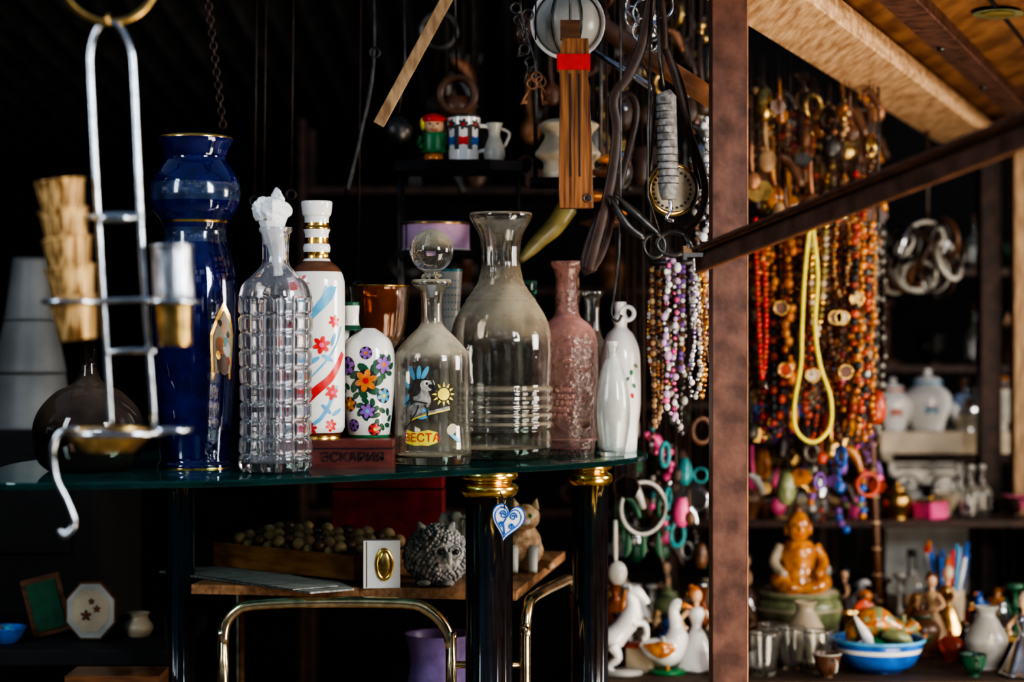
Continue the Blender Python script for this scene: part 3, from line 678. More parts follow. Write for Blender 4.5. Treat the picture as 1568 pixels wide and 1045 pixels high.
# cat figurine
b = B('tabby_cat_figurine'); x, y, z = .020, .50, TZ
b.sweep([(x + .01, y + .035, z + .02), (x, y + .02, z + .035), (x, y, z + .06), (x, y - .012, z + .088)], [.022, .038, .032, .018], 'tan', n=5, seg=16); b.ball((x + .003, y - .02, z + .102), (.027, .025, .024), 'tan')
for sx in (-1, 1):
    b.sweep([(x + sx * .018, y - .02, z + .05), (x + sx * .017, y - .03, z + .02), (x + sx * .017, y - .038, z + .006)], [.012, .009, .008], 'white2', n=3)
    b.sweep([(x + .003 + sx * .016, y - .02, z + .118), (x + .003 + sx * .021, y - .02, z + .136)], [.010, .001], 'tan', seg=8); b.ball((x + .003 + sx * .010, y - .043, z + .106), .0035, 'green', 8, 6)
b.ball((x + .003, y - .043, z + .096), (.010, .007, .007), 'white2'); b.ball((x + .003, y - .05, z + .099), .002, 'pinkp', 8, 6)
b.sweep([(x + .02, y + .05, z + .012), (x + .05, y + .03, z + .012), (x + .045, y - .005, z + .01)], [.008, .008, .004], 'tan', n=4); b.done()
b = B('lavender_vase'); b.vessel(at(672, 0, .45).x, .45, [(.062, .985), (.058, .975), (.050, .94), (.056, .88), (.048, .80), (.040, .777)], 'lav', t=.004); b.done()
b = B('leather_bound_book'); b.box((-.30, .40, .777 + .05), (.16, .03, .10), 'darkwood', Matrix.Rotation(.5, 4, 'Z')); b.box((-.30, .395, .777 + .05), (.15, .026, .094), 'cream', Matrix.Rotation(.5, 4, 'Z')); b.done(.002)
b = B('glass_sugar_bowl'); b.vessel(-.06, .50, [(.032, TZ + .10), (.034, TZ + .06), (.02, TZ + .02), (.025, TZ)], 'clear', t=.003, tb=.006, rmod=lambda a, z: 1 + .03 * sin(12 * a)); b.ball((-.06, .50, TZ + .115), .018, 'clear'); b.done()
b = B('white_angel_figurine'); b.solid(-.10, .50, [(.006, TZ + .11), (.011, TZ + .10), (.006, TZ + .085), (.014, TZ + .07), (.020, TZ + .02), (.022, TZ)], 'white2', seg=20)
for sx in (-1, 1): b.sweep([(-.10, .505, TZ + .07), (-.10 + sx * .022, .51, TZ + .10), (-.10 + sx * .030, .51, TZ + .06)], [.005, .010, .002], 'white2', n=4, flat=.4)
b.done()

# ------------------------------------------------------------------ lower-left clutter
LZ = .945
b = B('low_dark_table'); b.box((-.93, .75, LZ - .015), (.62, .46, .03), 'blackm')
for sx in (-1.2, -.66):
    for sy in (.55, .95): b.box((sx, sy, LZ / 2 - .015), (.035, .035, LZ - .03), 'blackm')
b.done(.003)
b = B('octagonal_ceramic_plate'); c = at(139, 942, .62); c.z = LZ + .056
o8 = [c + Vector((.056 * cos(a) * .9, 0, .058 * sin(a))) for a in [pi / 8 + pi / 4 * i for i in range(8)]]; b.prism(o8, (0, .014, 0), 'darkwood')
b.prism([c + (p_ - c) * .93 + Vector((0, -.002, 0)) for p_ in o8], (0, .003, 0), 'white2'); b.prism([c + (p_ - c) * .72 + Vector((0, -.003, 0)) for p_ in o8], (0, .003, 0), 'cream')
Sf = flatS(c + Vector((0, -.0035, 0)))
for (a, z_, r_) in [(-.008, -.008, .010), (.012, .004, .007), (.002, .018, .006)]: b.flower(Sf, a, z_, r_, 'brown', 'coral')
b.done()
b = B('wooden_radio_box'); c = at(180, 1020, .38); c.z = .885; b.box(c, (.16, .10, .09), 'darkwood'); b.box(c + Vector((.03, -.051, -.005)), (.07, .004, .035), 'cream'); b.box(c + Vector((.03, -.0535, -.005)), (.06, .003, .006), 'ink'); b.ball(c + Vector((-.05, -.053, 0)), (.014, .006, .014), 'brass'); b.box((c.x, c.y, .42), (.2, .14, .84), 'blackm'); b.done()
b = B('framed_picture'); c = at(72, 940, .66); R3 = Matrix.Rotation(-.25, 4, 'Y'); b.box(Vector((c.x, .66, LZ + .062)), (.075, .012, .11), 'darkwood', R3); b.box(Vector((c.x, .653, LZ + .062)), (.055, .004, .09), 'dgreen', R3); b.done()
b = B('small_cream_jug'); x = at(212, 0, .68).x; b.vessel(x, .68, [(.022, LZ + .045), (.018, LZ + .035), (.028, LZ + .018), (.02, LZ)], 'cream', t=.003, tb=.004); b.done()
b = B('glass_marble_dish'); c = at(8, 1020, .6); b.vessel(c.x, .60, [(.04, LZ + .03), (.03, LZ + .012), (.02, LZ)], 'blue', t=.003, tb=.004)
for i in range(10): b.ball((c.x + random.uniform(-.022, .022), .60 + random.uniform(-.02, .02), LZ + .025), .009, random.choice(['sky', 'blue', 'clear']), 10, 8)
b.done()

# ------------------------------------------------------------------ things hanging from the rail
RZ = 2.09
b = B('enamel_globe_lamp'); c = at(869, 36, .10); r = .056
b.ball(c, (r * .92, r * .92, r * .92), 'white2', 32, 20); b.ring(c + Vector((0, -.01, 0)), r, .0035, 'white', 'y', n=40)
b.ring(c, r * .97, .0018, 'iron', 'x', n=32, T=Matrix.Rotation(.4, 4, 'Z')); b.ring(c, r * .97, .0018, 'iron', 'x', n=32, T=Matrix.Rotation(-.5, 4, 'Z')); b.sweep([c + Vector((0, 0, r)), c + Vector((0, -.1, RZ - c.z))], .002, 'iron'); b.done()
b = B('wooden_brush_handle'); y = 0.0
pf = [(861, 58), (901, 58), (903, 105), (900, 112), (906, 200), (908, 290), (909, 318), (857, 318), (856, 290), (857, 200), (857, 112), (854, 105)]
b.prism([at(u, v, -.012) for u, v in pf], (0, .024, 0), 'woodh')
b.prism([at(u, v, -.014) for u, v in [(853, 82), (904, 82), (904, 106), (853, 106)]], (0, .028, 0), 'red')
for u in (872, 886): b.prism([at(a, v, -.0135) for a, v in [(u, 112), (u + 2, 112), (u + 3, 270), (u + 1, 270)]], (0, .002, 0), 'ink')
b.ring(at(900, 303, -.013), .006, .0015, 'brown', 'y', n=16); b.ball(at(900, 303, -.0125), (.0055, .001, .0055), 'ink'); b.box(at(873, 46, 0), (.030, .014, .03), 'darkwood'); b.sweep([at(873, 40, 0), at(873, -30, -.0), Vector((at(873, 0, 0).x, 0, RZ))], .002, 'iron'); b.done(.0015)  # dark disc paints the shade of an uncut hole
def hang(b, u, v, y=0.0, r=.0015, m_='iron'):
    p = at(u, v, y); b.sweep([p, Vector((p.x, 0, RZ))] if abs(y) < .3 else [p, Vector((p.x, .62, 2.16))], r, m_, seg=6)
b = B('bunch_of_keys')
hang(b, 797, 0); hang(b, 820, 60, .06)
for (u, v, a) in [(795, 30, .2), (800, 52, -.2), (822, 118, .5), (815, 128, -.5), (828, 125, .1), (808, 22, -.1), (790, 12, .3), (803, 75, .15), (812, 95, -.3)]:
    p = at(u, v, .02); d = Vector((sin(a), 0, -cos(a))); mm = 'copper' if v > 100 else 'iron'; b.ring(p, .008, .002, mm, 'y', n=16); b.sweep([p + d * .008, p + d * .036], .0022, mm, seg=6); b.box(p + d * .032 + Vector((.004, 0, 0)), (.008, .002, .006), mm)
b.sweep([at(797, 0, .02), at(800, 30, .02), at(818, 90, .02), at(820, 112, .02)], .002, 'iron', seg=6, n=3); b.done()
b = B('steel_ring_bunch')
for i, (u, v, r, t) in enumerate([(990, 20, .022, .3), (998, 38, .024, .9), (985, 45, .018, -.6), (1002, 60, .020, 1.2), (992, 62, .016, 0), (1012, 5, .022, .5), (978, 8, .02, .2), (968, 25, .016, .8)]): b.ring(at(u, v, .02), r, .0018, 'chrome', 'y', n=32, T=Matrix.Rotation(t, 4, 'Z'))
hang(b, 1000, 0); b.done()
b = B('chain_of_links')
for i in range(22):
    q = at(316 + i * 1.2, -20 + i * 10, .5); b.ring(q, .006, .0016, 'leather', 'y' if i % 2 else 'x', n=14, rz=1.3)
b.sweep([at(316, -20, .5), Vector((at(316, 0, .5).x, .62, 2.16))], .002, 'iron'); b.done()
b = B('spring_balance')
b.sweep([at(1017, 140, .0), at(1020, 148, .0), at(1024, 292, .0), at(1025, 305, .0)], [.010, .0155, .0155, .012], 'grey', seg=24)
for i in range(12): b.ring(at(1018 + i * .5, 160 + i * 11, .0), .0158, .0008, 'iron', 'z', n=24)
b.sweep([at(1017, 140, .0), at(1010, 90, .0), Vector((at(1005, 0).x, 0, RZ))], .003, 'iron')
b.sweep([at(1026, 305, .0), at(1027, 322, .0), at(1020, 334, .0), at(1032, 338, .0)], .003, 'chrome', n=4, seg=8); b.done()
b = B('pocket_dial_gauge'); c = at(1029, 290, .04)
b.ring(c, .0375, .0045, 'brass', 'y', n=40, T=Matrix.Rotation(.2, 4, 'Z')); b.ring(c + Vector((0, .006, 0)), .038, .005, 'iron', 'y', n=40); b.prism([c + Vector((.036 * cos(a), -.001, .036 * sin(a))) for a in [2 * pi * i / 32 for i in range(32)]], (0, .01, 0), 'dial')
for i in range(24): b.box(c + Vector((.029 * cos(i * pi / 12), -.002, .029 * sin(i * pi / 12))), (.003, .003, .003), 'ink')
b.sweep([c + Vector((0, 0, .04)), at(1020, 200, .04), Vector((at(1005, 0).x, .0, RZ))], .0015, 'iron', seg=6); b.done()
b = B('leather_straps')
for pts, r, yy in [([(1018, 70), (1035, 120), (1052, 190), (1075, 260), (1080, 300), (1068, 335), (1048, 352)], .006, .03), ([(1000, -20), (985, 60), (965, 110), (940, 150), (945, 200), (935, 280), (915, 360), (900, 415)], .009, .0), ([(905, 415), (925, 380), (945, 300), (965, 220), (975, 170), (965, 145), (945, 150)], .006, .02), ([(1010, -20), (1016, 30), (1018, 75)], .006, .02), ([(1030, 90), (1050, 150), (1060, 230), (1072, 290)], .004, .05), ([(975, 80), (1000, 130), (1000, 200), (992, 270)], .003, .02), ([(905, 418), (900, 395), (922, 330), (945, 290)], .012, .03)]:
    b.sweep([at(u, v, yy + .0002 * i) for i, (u, v) in enumerate(pts)], r, 'leather', n=5, flat=.35)
b.done()
b = B('iron_shears'); y = -.012
b.ring(at(1030, 373, y), .022, .004, 'iron', 'y', n=28, rx=1.1, rz=.8); b.ring(at(1002, 376, y), .018, .0035, 'iron', 'y', n=28, rx=.9); b.sweep([at(1048, 360, y), at(1065, 385, y)], [.006, .003], 'iron'); b.sweep([at(988, 365, y), at(960, 345, y), at(935, 300, y)], [.005, .008, .002], 'iron', n=3); b.sweep([at(1012, 362, y), at(975, 330, y), at(940, 295, y)], [.005, .008, .002], 'iron', n=3); b.sweep([at(1010, 355, y), at(992, 300, y), at(992, 200, y), Vector((at(1000, 0).x, 0, RZ))], .002, 'iron', seg=6); b.done()
b = B('copper_pipe'); b.sweep([at(880, 12, .5), at(1112, 165, .2)], .017, 'copper', seg=20); b.sweep([at(905, 75, .5), at(1000, 135, .4)], .006, 'chrome'); b.sweep([at(900, 20, .5), Vector((at(900, 0, .5).x, .62, 2.16))], .003, 'iron'); b.done()
b = B('wooden_lath'); b.bar(at(580, 190, .10), at(720, -68, .02), .018, .010, 'woodx', up=(0, 1, 0)); b.done(.001)
b = B('steel_ladle'); b.sweep([at(618, -20, .6), at(620, 90, .6), at(610, 175, .6)], .003, 'iron'); b.ball(at(609, 200, .6), .028, 'iron', 24, 14); b.done()
b = B('iron_poker'); b.sweep([at(572, -20, .62), at(572, 100, .6), at(552, 210, .6), at(530, 300, .6)], [.003, .004, .004, .005], 'iron', n=4); b.ring(at(574, 80, .6), .009, .0025, 'iron', 'y', n=16); b.done()
b = B('curved_iron_kettle'); c = at(700, 145, .8); b.ring(c, .034, .008, 'brown', 'y', n=32); b.solid(c.x, c.y + .03, [(.028, c.z + .0), (.036, c.z - .02), (.030, c.z - .05)], 'brown', seg=24); b.sweep([c + Vector((0, 0, .035)), Vector((c.x, .62, 2.16))], .002, 'iron'); b.done()
b = B('curved_horn'); b.sweep([at(868, 318, .62), at(850, 345, .6), at(822, 372, .58), at(796, 400, .56)], [.020, .018, .014, .006], 'olive', n=5, seg=14); b.sweep([at(868, 318, .62), Vector((at(868, 0, .62).x, .62, 2.16))], .0015, 'leather', seg=6); b.done()
b = B('wooden_disc_mobile')
for (u, v, hw, m_) in [(925, 340, 36, 'brown'), (935, 325, 24, 'orange'), (905, 300, 30, 'amber'), (935, 243, 20, 'orange'), (928, 262, 26, 'brown')]:
    cx, cy, p = prof(u, .55, [(hw * .3, v - 8), (hw, v), (hw * .9, v + 5), (hw * .3, v + 9)]); b.solid(cx, cy, p, m_, seg=28)
b.sweep([at(930, 345, .55), at(930, 240, .55), Vector((at(930, 0, .55).x, .62, 2.16))], .003, 'leather', seg=6); b.done()
b = B('long_iron_hook'); b.sweep([at(950, -68, -.0), at(950, 330, .0), at(942, 440, .0), at(936, 480, 0), at(946, 492, 0), at(952, 482, 0)], .0025, 'iron', n=3, seg=6); b.done()
b = B('thin_iron_rods')
for (u, v0, v1) in [(394, 215, 300), (408, 235, 300), (553, 260, 430), (450, 225, 290)]: b.sweep([Vector((at(u, v0, .62).x, .62, 2.16)), at(u - 4, v1, .62)], .002, 'leather', seg=6); b.ring(at(u - 4, v1 + 8, .62), .009, .002, 'iron', 'y', n=14)
b.done()
# mass of kitchen tools and trinkets hung behind
rn = random.Random(21)
def junk(name, n, u0, u1, v0, v1, y0, y1, pal, top=2.2, sc=1.0, skipz=2.02):
    b = B(name)
    for i in range(n):
        u = rn.uniform(u0, u1); v = rn.uniform(v0, v1); y = rn.uniform(y0, y1); c = at(u, v, y)
        if c.z > skipz: c.z = skipz - rn.uniform(0, .1)
        m_ = rn.choice(pal); s_ = sc * rn.uniform(.6, 1.2); kd = i % 6; RR = Matrix.Rotation(rn.uniform(-1.4, 1.4), 4, 'Z')
        if kd == 0: b.ring(c, .024 * s_, .005 * s_, m_, 'y', n=18, T=RR)
        elif kd == 1: b.solid(c.x, c.y, [(.006 * s_, c.z + .028 * s_), (.012 * s_, c.z + .022 * s_), (.018 * s_, c.z), (.016 * s_, c.z - .022 * s_), (.008 * s_, c.z - .034 * s_)], m_, seg=16)
        elif kd == 2: b.sweep([c + Vector((0, 0, .05)) * s_, c, c + RR @ Vector((.006, 0, -.03)) * s_], [.004 * s_, .005 * s_, .003 * s_], m_, n=3, seg=8); b.ball(c + Vector((.004, 0, -.045)) * s_, (.018 * s_, .010 * s_, .022 * s_), m_, 12, 8)
        elif kd == 3: b.prism([c + RR @ (Vector((.026 * cos(a), 0, .020 * sin(a))) * s_) for a in [2 * pi * j / 7 for j in range(7)]], (0, .008, 0), m_)
        elif kd == 4:
            for j in range(7): b.ball(c + Vector((rn.uniform(-.008, .008), 0, -.012 * j)) * s_, .008 * s_, m_ if j % 2 else rn.choice(pal), 8, 6)
        else: b.sweep([c + Vector((-.022, 0, .02)) * s_, c + Vector((0, .01, .008)) * s_, c + Vector((.018, 0, -.035)) * s_], [.004 * s_, .012 * s_, .006 * s_], m_, n=3, seg=8)
        b.sweep([c, Vector((c.x, c.y, top))], .0010, 'leather', seg=4)
    return b.done()
junk('hanging_kitchen_tools', 70, 890, 1085, -10, 260, .75, 1.6, ['iron', 'chrome', 'brown', 'leather', 'copper', 'iron', 'white2', 'brass'], 2.4, 1.2, 2.2)
junk('dangling_old_tools', 26, 640, 900, 40, 300, .9, 1.8, ['iron', 'leather', 'brown', 'iron', 'copper', 'iron'], 2.4, 1.3, 2.25)
junk('hanging_wicker_trinkets', 170, 1146, 1350, 50, 350, .95, 2.2, ['brown', 'amber', 'leather', 'brown', 'copper', 'brown', 'tanbead', 'leather', 'brass', 'iron'], 2.09, 1.0, 2.05)
junk('hanging_trinkets', 120, 1146, 1345, 560, 760, 1.2, 1.75, ['chrome', 'pinkp', 'brown', 'blue', 'lime', 'white2', 'brass', 'iron', 'amber', 'purple', 'leather', 'coral'], 1.9, 1.0)
junk('string_of_charms', 56, 940, 1085, 640, 850, .8, 1.5, ['iron', 'chrome', 'teal', 'white2', 'brown', 'pinkp', 'leather', 'iron', 'dgreen', 'leather'], 1.75, 1.0)

# ------------------------------------------------------------------ bead necklaces
def beads(name, loops, y, rod=None, sy=.04, seed=1):
    b = B(name); rnd = random.Random(seed)
    for (u, v0, v1, w, r, cols) in loops:
        k = K(y); top = at(u, v0, y); bot = at(u, v1, y); H = top.z - bot.z; hw = w * k / 2000
        yy = y + rnd.uniform(-sy, sy); pts = []; lean = rnd.uniform(-.012, .012); ph = rnd.uniform(0, 6)
        nst = 60
        for i in range(nst + 1):
            t = -1 + 2 * i / nst; x = hw * sin(t * pi / 2) * (1 - .35 * abs(t) ** 3) + lean * (1 - abs(t)) + .003 * sin(t * 5 + ph); z = top.z - H * (1 - abs(t) ** 2.2)
            pts.append(Vector((top.x + x, yy + .01 * t, z)))
        acc = 0; step = 1.9 * r; b.sweep(pts, .0008, 'leather', seg=4); cnt = 0; irr = rnd.random() < .6
        for a, c in zip(pts, pts[1:]):
            L = (c - a).length; d = acc
            while d < L:
                q = a + (c - a) * (d / L); s_ = r * (rnd.uniform(.5, 1.25) if irr else rnd.uniform(.9, 1.05)); o_ = Vector((rnd.uniform(-1, 1), rnd.uniform(-1, 1), 0)) * r * (.7 if irr else .1)
                b.ball(q + o_, (s_, s_, s_ * rnd.uniform(.8, 1.3)), cols[(cnt // rnd.choice([1, 1, 2])) % len(cols)], 8, 6); cnt += 1; d += step
            acc = d - L
    if rod:
        (u0, u1, v) = rod; b.sweep([at(u0, v, y), at(u1, v, y)], .006, 'iron')
        for u in (u0, u1): b.sweep([at(u, v, y), Vector((at(u, 0, y).x, y, 2.1))], .003, 'iron', seg=6)
    return b.done()
rn = random.Random(11)
pal1 = [['white', 'white2', 'chrome'], ['purple', 'white', 'brown'], ['amber', 'gold'], ['gold', 'brown', 'cream'], ['white2', 'iron'], ['lilac', 'pinkp', 'white'], ['cream', 'amber', 'ink'], ['white', 'coral', 'gold'], ['iron', 'brass'], ['brown', 'tanbead']]
loops = [(1004 + i * 5.6 + rn.uniform(-3, 3), rn.uniform(398, 410), rn.uniform(480, 668), rn.uniform(8, 26), rn.uniform(.003, .0068), pal1[rn.randrange(10)]) for i in range(16)]
loops += [(1076, 190, 400, 10, .006, ['white', 'chrome', 'white2']), (1070, 240, 395, 8, .005, ['grey', 'brown'])]
beads('pearl_bead_necklaces', loops, .5, (996, 1092, 402), .07, 5)
pal2 = [['amber', 'brown'], ['coral', 'amber'], ['amber', 'amber', 'brown'], ['coral', 'brown'], ['amber'], ['gold', 'cream', 'olive'], ['brown', 'tanbead'], ['coral', 'ink'], ['amber', 'tanbead'], ['red', 'coral'], ['dred', 'brown'], ['orange', 'amber'], ['brown', 'leather'], ['coral', 'white2', 'olive']]
loops = []
for i in range(46):
    u = 1150 + i * 3.9 + rn.uniform(-4, 4); loops.append((u, rn.uniform(335, 350), rn.uniform(400, 680), rn.uniform(8, 34), rn.uniform(.0045, .0095), pal2[rn.randrange(14)]))
beads('amber_bead_necklaces', loops, 1.1, (1140, 1345, 343), .09, 6)
loops = [(1160 + i * 7 + rn.uniform(-5, 5), rn.uniform(165, 180), rn.uniform(230, 345), rn.uniform(8, 22), rn.uniform(.005, .010), pal2[rn.randrange(14)]) for i in range(12)] + [(1225 + i * 9, 270, rn.uniform(310, 350), 12, .007, pal2[i]) for i in range(12)]
beads('coral_bead_necklaces', loops, 1.35, (1140, 1345, 168), .06, 7)
loops = [(1150 + i * 7 + rn.uniform(-5, 5), 345, rn.uniform(540, 720), rn.uniform(10, 30), rn.uniform(.005, .010), [rn.choice(['coral', 'brown', 'gold', 'purple', 'white2', 'teal', 'brown', 'amber', 'tanbead']), rn.choice(['brown', 'leather', 'amber', 'iron'])]) for i in range(28)]
beads('mixed_bead_necklaces', loops, 1.5, (1140, 1345, 345), .12, 8)
b = B('yellow_cord_necklace'); y = .96
b.sweep([at(1240, 345, y), at(1232, 420, y), at(1228, 500, y), at(1226, 560, y), at(1216, 620, y), at(1220, 660, y), at(1245, 677, y), at(1270, 655, y), at(1272, 610, y), at(1256, 560, y), at(1248, 500, y), at(1252, 420, y), at(1244, 345, y)], .0042, 'yellow', n=5)
b.sweep([at(1140, 343, y + .14), at(1345, 343, y + .14)], .004, 'iron'); b.sweep([at(1242, 345, y), at(1242, 340, y + .14)], .004, 'yellow'); b.done()
b = B('amulet_pendants')
for i in range(7):
    u, v = rn.uniform(1150, 1330), rn.uniform(450, 640); y = 1.05
    c = at(u, v, y); m_ = rn.choice(['brass', 'dial', 'brown', 'copper', 'coral']); b.prism([c + Vector((.012 * cos(a), -.03, .015 * sin(a))) for a in [2 * pi * j / 16 for j in range(16)]], (0, .006, 0), m_); b.ring(c + Vector((0, -.03, 0)), .014, .0025, 'brass', 'y', n=20); b.sweep([c + Vector((0, -.027, .02)), Vector((c.x, y, at(0, 343, y).z))], .001, 'leather', seg=4)
b.done()
b = B('bangle_bunch'); y = 1.95
for i in range(34):
    c = at(1420 + rn.uniform(-42, 42), 395 + rn.uniform(-35, 35), y) + Vector((0, rn.uniform(-.05, .05), 0)); b.ring(c, rn.uniform(.030, .055), rn.uniform(.003, .007), rn.choice(['teal', 'brown', 'chrome', 'leather', 'white2', 'leather', 'iron', 'iron', 'brown', 'leather']), 'y', n=28, T=Matrix.Rotation(rn.uniform(-1.3, 1.3), 4, 'Z') @ Matrix.Rotation(rn.uniform(-.6, .6), 4, 'X'))
b.sweep([at(1420, 400, y), Vector((at(1420, 0, y).x, y, 2.1))], .005, 'leather'); b.done()
b = B('hanging_hoop'); y = .9; c = at(985, 778, y); b.ring(c, .052, .0040, 'white2', 'y', n=40, T=Matrix.Rotation(.5, 4, 'Z')); b.ring(c + Vector((0, .02, 0)), .044, .003, 'iron', 'y', n=40)
for sx in (-.03, 0, .03): b.sweep([c + Vector((sx, 0, -.045)), c + Vector((sx, 0, -.08)), c + Vector((sx * 1.2, 0, -.10))], [.002, .008, .001], 'dgreen', n=3, flat=.3)
b.sweep([c + Vector((0, 0, .052)), Vector((c.x, y, 2.1))], .0012, 'leather', seg=4); b.done()

# ------------------------------------------------------------------ market tables on the right
TB = .83
b = B('market_table'); b.box((1.03, 1.75, TB - .015), (1.72, 1.8, .03), 'twood')
for x in (.22, 1.84):
    for y in (.9, 2.6): b.box((x, y, TB / 2 - .015), (.05, .05, TB - .03), 'twood')
b.done(.003)
b = B('stepped_display_shelf'); b.box((.86, 2.05, 1.04), (1.0, .26, .02), 'rustd')
for x in (.40, 1.32): b.box((x, 2.05, .93), (.03, .24, .2), 'rustd')
b.done(.002)
S2 = 1.5 - .138 * K(2.35)
b = B('white_display_shelf'); x0_ = at(1338, 0, 2.4).x; b.box((x0_ + .55, 2.5, S2 - .03), (1.1, .4, .06), 'cream'); b.box((x0_ + .02, 2.5, (S2 - .06 + TB) / 2), (.03, .38, S2 - .06 - TB), 'cream'); b.box((x0_ + .48, 2.36, (S2 - .06 + TB) / 2), (.22, .03, S2 - .06 - TB), 'white2'); b.box((x0_ + 1.08, 2.5, (S2 - .06) / 2), (.03, .38, S2 - .06), 'cream'); b.done(.002)

def item(kind, x, y, z, h, m1, m2='white', rot=0):
    T = lambda a, b_, c_: (x + h * (a * cos(rot) - b_ * sin(rot)), y + h * (a * sin(rot) + b_ * cos(rot)), z + h * c_)
    b = B(kind); q = lambda L: [(r * h, z + c_ * h) for r, c_ in L]
    if kind == 'porcelain_vase': b.vessel(x, y, q([(.2, 1), (.14, .88), (.2, .76), (.34, .5), (.33, .35), (.2, .04), (.22, 0)]), m1, t=.004, tb=.006, seg=28); S = surf(x, y, q([(.34, .5), (.33, .35), (.2, .04)])); b.flower(S, 0, z + h * .45, h * .15, m2, 'yellow')
    elif kind == 'ginger_jar': b.solid(x, y, q([(.05, 1), (.07, .95), (.05, .9), (.2, .84), (.22, .78), (.18, .76), (.36, .6), (.38, .4), (.26, .05), (.28, 0)]), m1, seg=28, n=3); b.ring((x, y, z + h * .78), h * .22, h * .02, m2, 'z', n=24); S = surf(x, y, q([(.36, .6), (.38, .4), (.26, .05)])); b.flower(S, 0, z + h * .42, h * .16, m2, 'orange')
    elif kind == 'glass_bottle': b.vessel(x, y, q([(.11, 1), (.08, .93), (.08, .7), (.2, .55), (.22, .4), (.21, 0)]), m1, t=.003, tb=.006, seg=28); b.solid(x, y, q([(.06, 1.1), (.09, 1.05), (.05, .98)]), m2, seg=16)
    elif kind == 'teapot':
        b.solid(x, y, q([(.05, 1), (.08, .93), (.05, .86), (.25, .8), (.45, .55), (.45, .35), (.28, .05), (.3, 0)]), m1, seg=28); b.sweep([T(.4, 0, .35), T(.6, 0, .5), T(.72, 0, .78)], [h * .1, h * .07, h * .05], m1, n=4); b.sweep([T(-.38, 0, .65), T(-.68, 0, .65), T(-.68, 0, .3), T(-.4, 0, .25)], h * .04, m2, n=4)
    elif kind == 'teacup':
        b.vessel(x, y, q([(.6, 1), (.55, .8), (.45, .4), (.25, .1), (.28, 0)]), m1, t=.003, tb=.005, seg=28); b.sweep([T(.52, 0, .8), T(.85, 0, .75), T(.8, 0, .35), T(.42, 0, .3)], h * .05, m2, n=4); b.ring((x, y, z + h * .98), h * .59, h * .03, m2, 'z', n=28)
    elif kind == 'bird_figurine':
        b.solid(x, y, q([(.25, .06), (.28, 0)]), m2, n=1, seg=20); b.sweep([T(-.5, 0, .25), T(-.3, 0, .3), T(0, 0, .4), T(.18, 0, .58), T(.22, 0, .82), T(.27, 0, .92)], [h * .03, h * .12, h * .24, h * .16, h * .10, h * .11], m1, n=5, seg=14)
        b.sweep([T(.32, 0, .92), T(.48, 0, .88)], [h * .05, h * .005], 'orange', seg=8); b.ball(T(.33, -.09, .96), h * .02, 'ink', 6, 4)
        for s_ in (-1, 1): b.sweep([T(.12, s_ * .19, .5), T(-.1, s_ * .24, .4), T(-.4, s_ * .14, .3)], [h * .06, h * .13, h * .02], m2, n=4, flat=.5)
        for s_ in (-1, 1): b.sweep([T(0, s_ * .08, .2), T(.02, s_ * .08, .05)], h * .025, 'orange', seg=6)
    elif kind == 'dog_figurine':
        b.sweep([T(-.25, 0, .14), T(-.2, 0, .25), T(-.02, 0, .45), T(.1, 0, .62), T(.14, 0, .74)], [h * .14, h * .2, h * .19, h * .14, h * .11], m1, n=5, seg=14); b.ball(T(.18, 0, .84), (h * .16, h * .14, h * .14), m1); b.sweep([T(.24, 0, .82), T(.40, 0, .78)], [h * .09, h * .06], m2, seg=10); b.ball(T(.42, 0, .80), h * .03, 'ink', 8, 6)
        for s_ in (-1, 1):
            b.sweep([T(.12, s_ * .1, .48), T(.16, s_ * .1, .25), T(.18, s_ * .1, .05), T(.25, s_ * .1, .03)], [h * .09, h * .06, h * .05, h * .04], m1, n=3); b.sweep([T(-.15, s_ * .16, .22), T(0, s_ * .2, .14), T(.08, s_ * .2, .04)], [h * .13, h * .09, h * .05], m1, n=3); b.sweep([T(.12, s_ * .13, .92), T(.08, s_ * .2, .80), T(.10, s_ * .19, .68)], [h * .03, h * .07, h * .03], m2, n=3, flat=.5); b.ball(T(.30, s_ * .08, .88), h * .02, 'ink', 6, 4)
        b.sweep([T(-.35, 0, .1), T(-.5, 0, .2), T(-.5, 0, .38)], [h * .05, h * .04, h * .02], m1, n=3)
    elif kind == 'dancer_figurine':
        b.solid(x, y, q([(.07, .74), (.10, .66), (.06, .52), (.12, .4), (.26, .08), (.3, .03), (.28, 0)]), m1, seg=24, rmod=lambda a, zz: 1 + .08 * sin(7 * a) * max(0, 1 - (zz - z) / h * 2)); b.sweep([T(0, 0, .72), T(0, 0, .82)], h * .035, 'skin'); b.ball(T(0, 0, .88), (h * .07, h * .075, h * .09), 'skin'); b.ball(T(-.015, .02, .91), (h * .082, h * .08, h * .085), m2); b.ball(T(-.05, .05, .97), h * .04, m2)
        for s_ in (-1, 1): b.sweep([T(s_ * .09, 0, .70), T(s_ * .2, -.03, .58), T(s_ * .12, -.12, .5)], [h * .035, h * .03, h * .022], 'skin', n=4)
    elif kind == 'candlestick': b.solid(x, y, q([(.12, 1), (.13, .94), (.05, .88), (.04, .75), (.08, .68), (.04, .6), (.05, .3), (.09, .22), (.05, .14), (.22, .05), (.24, 0)]), m1, seg=24)
    elif kind == 'trinket_box': b.box((x, y, z + h * .25), (h * .9, h * .6, h * .5), m1, Matrix.Rotation(rot, 4, 'Z')); b.box((x, y, z + h * .55), (h * .94, h * .64, h * .1), m2, Matrix.Rotation(rot, 4, 'Z'), top=.85); b.ball((x, y, z + h * .64), h * .06, 'gold', 10, 8)
    elif kind == 'tumbler': b.vessel(x, y, q([(.36, 1), (.33, .6), (.28, .1), (.26, 0)]), m1, t=.003, tb=.008, seg=28)
    return b.done()
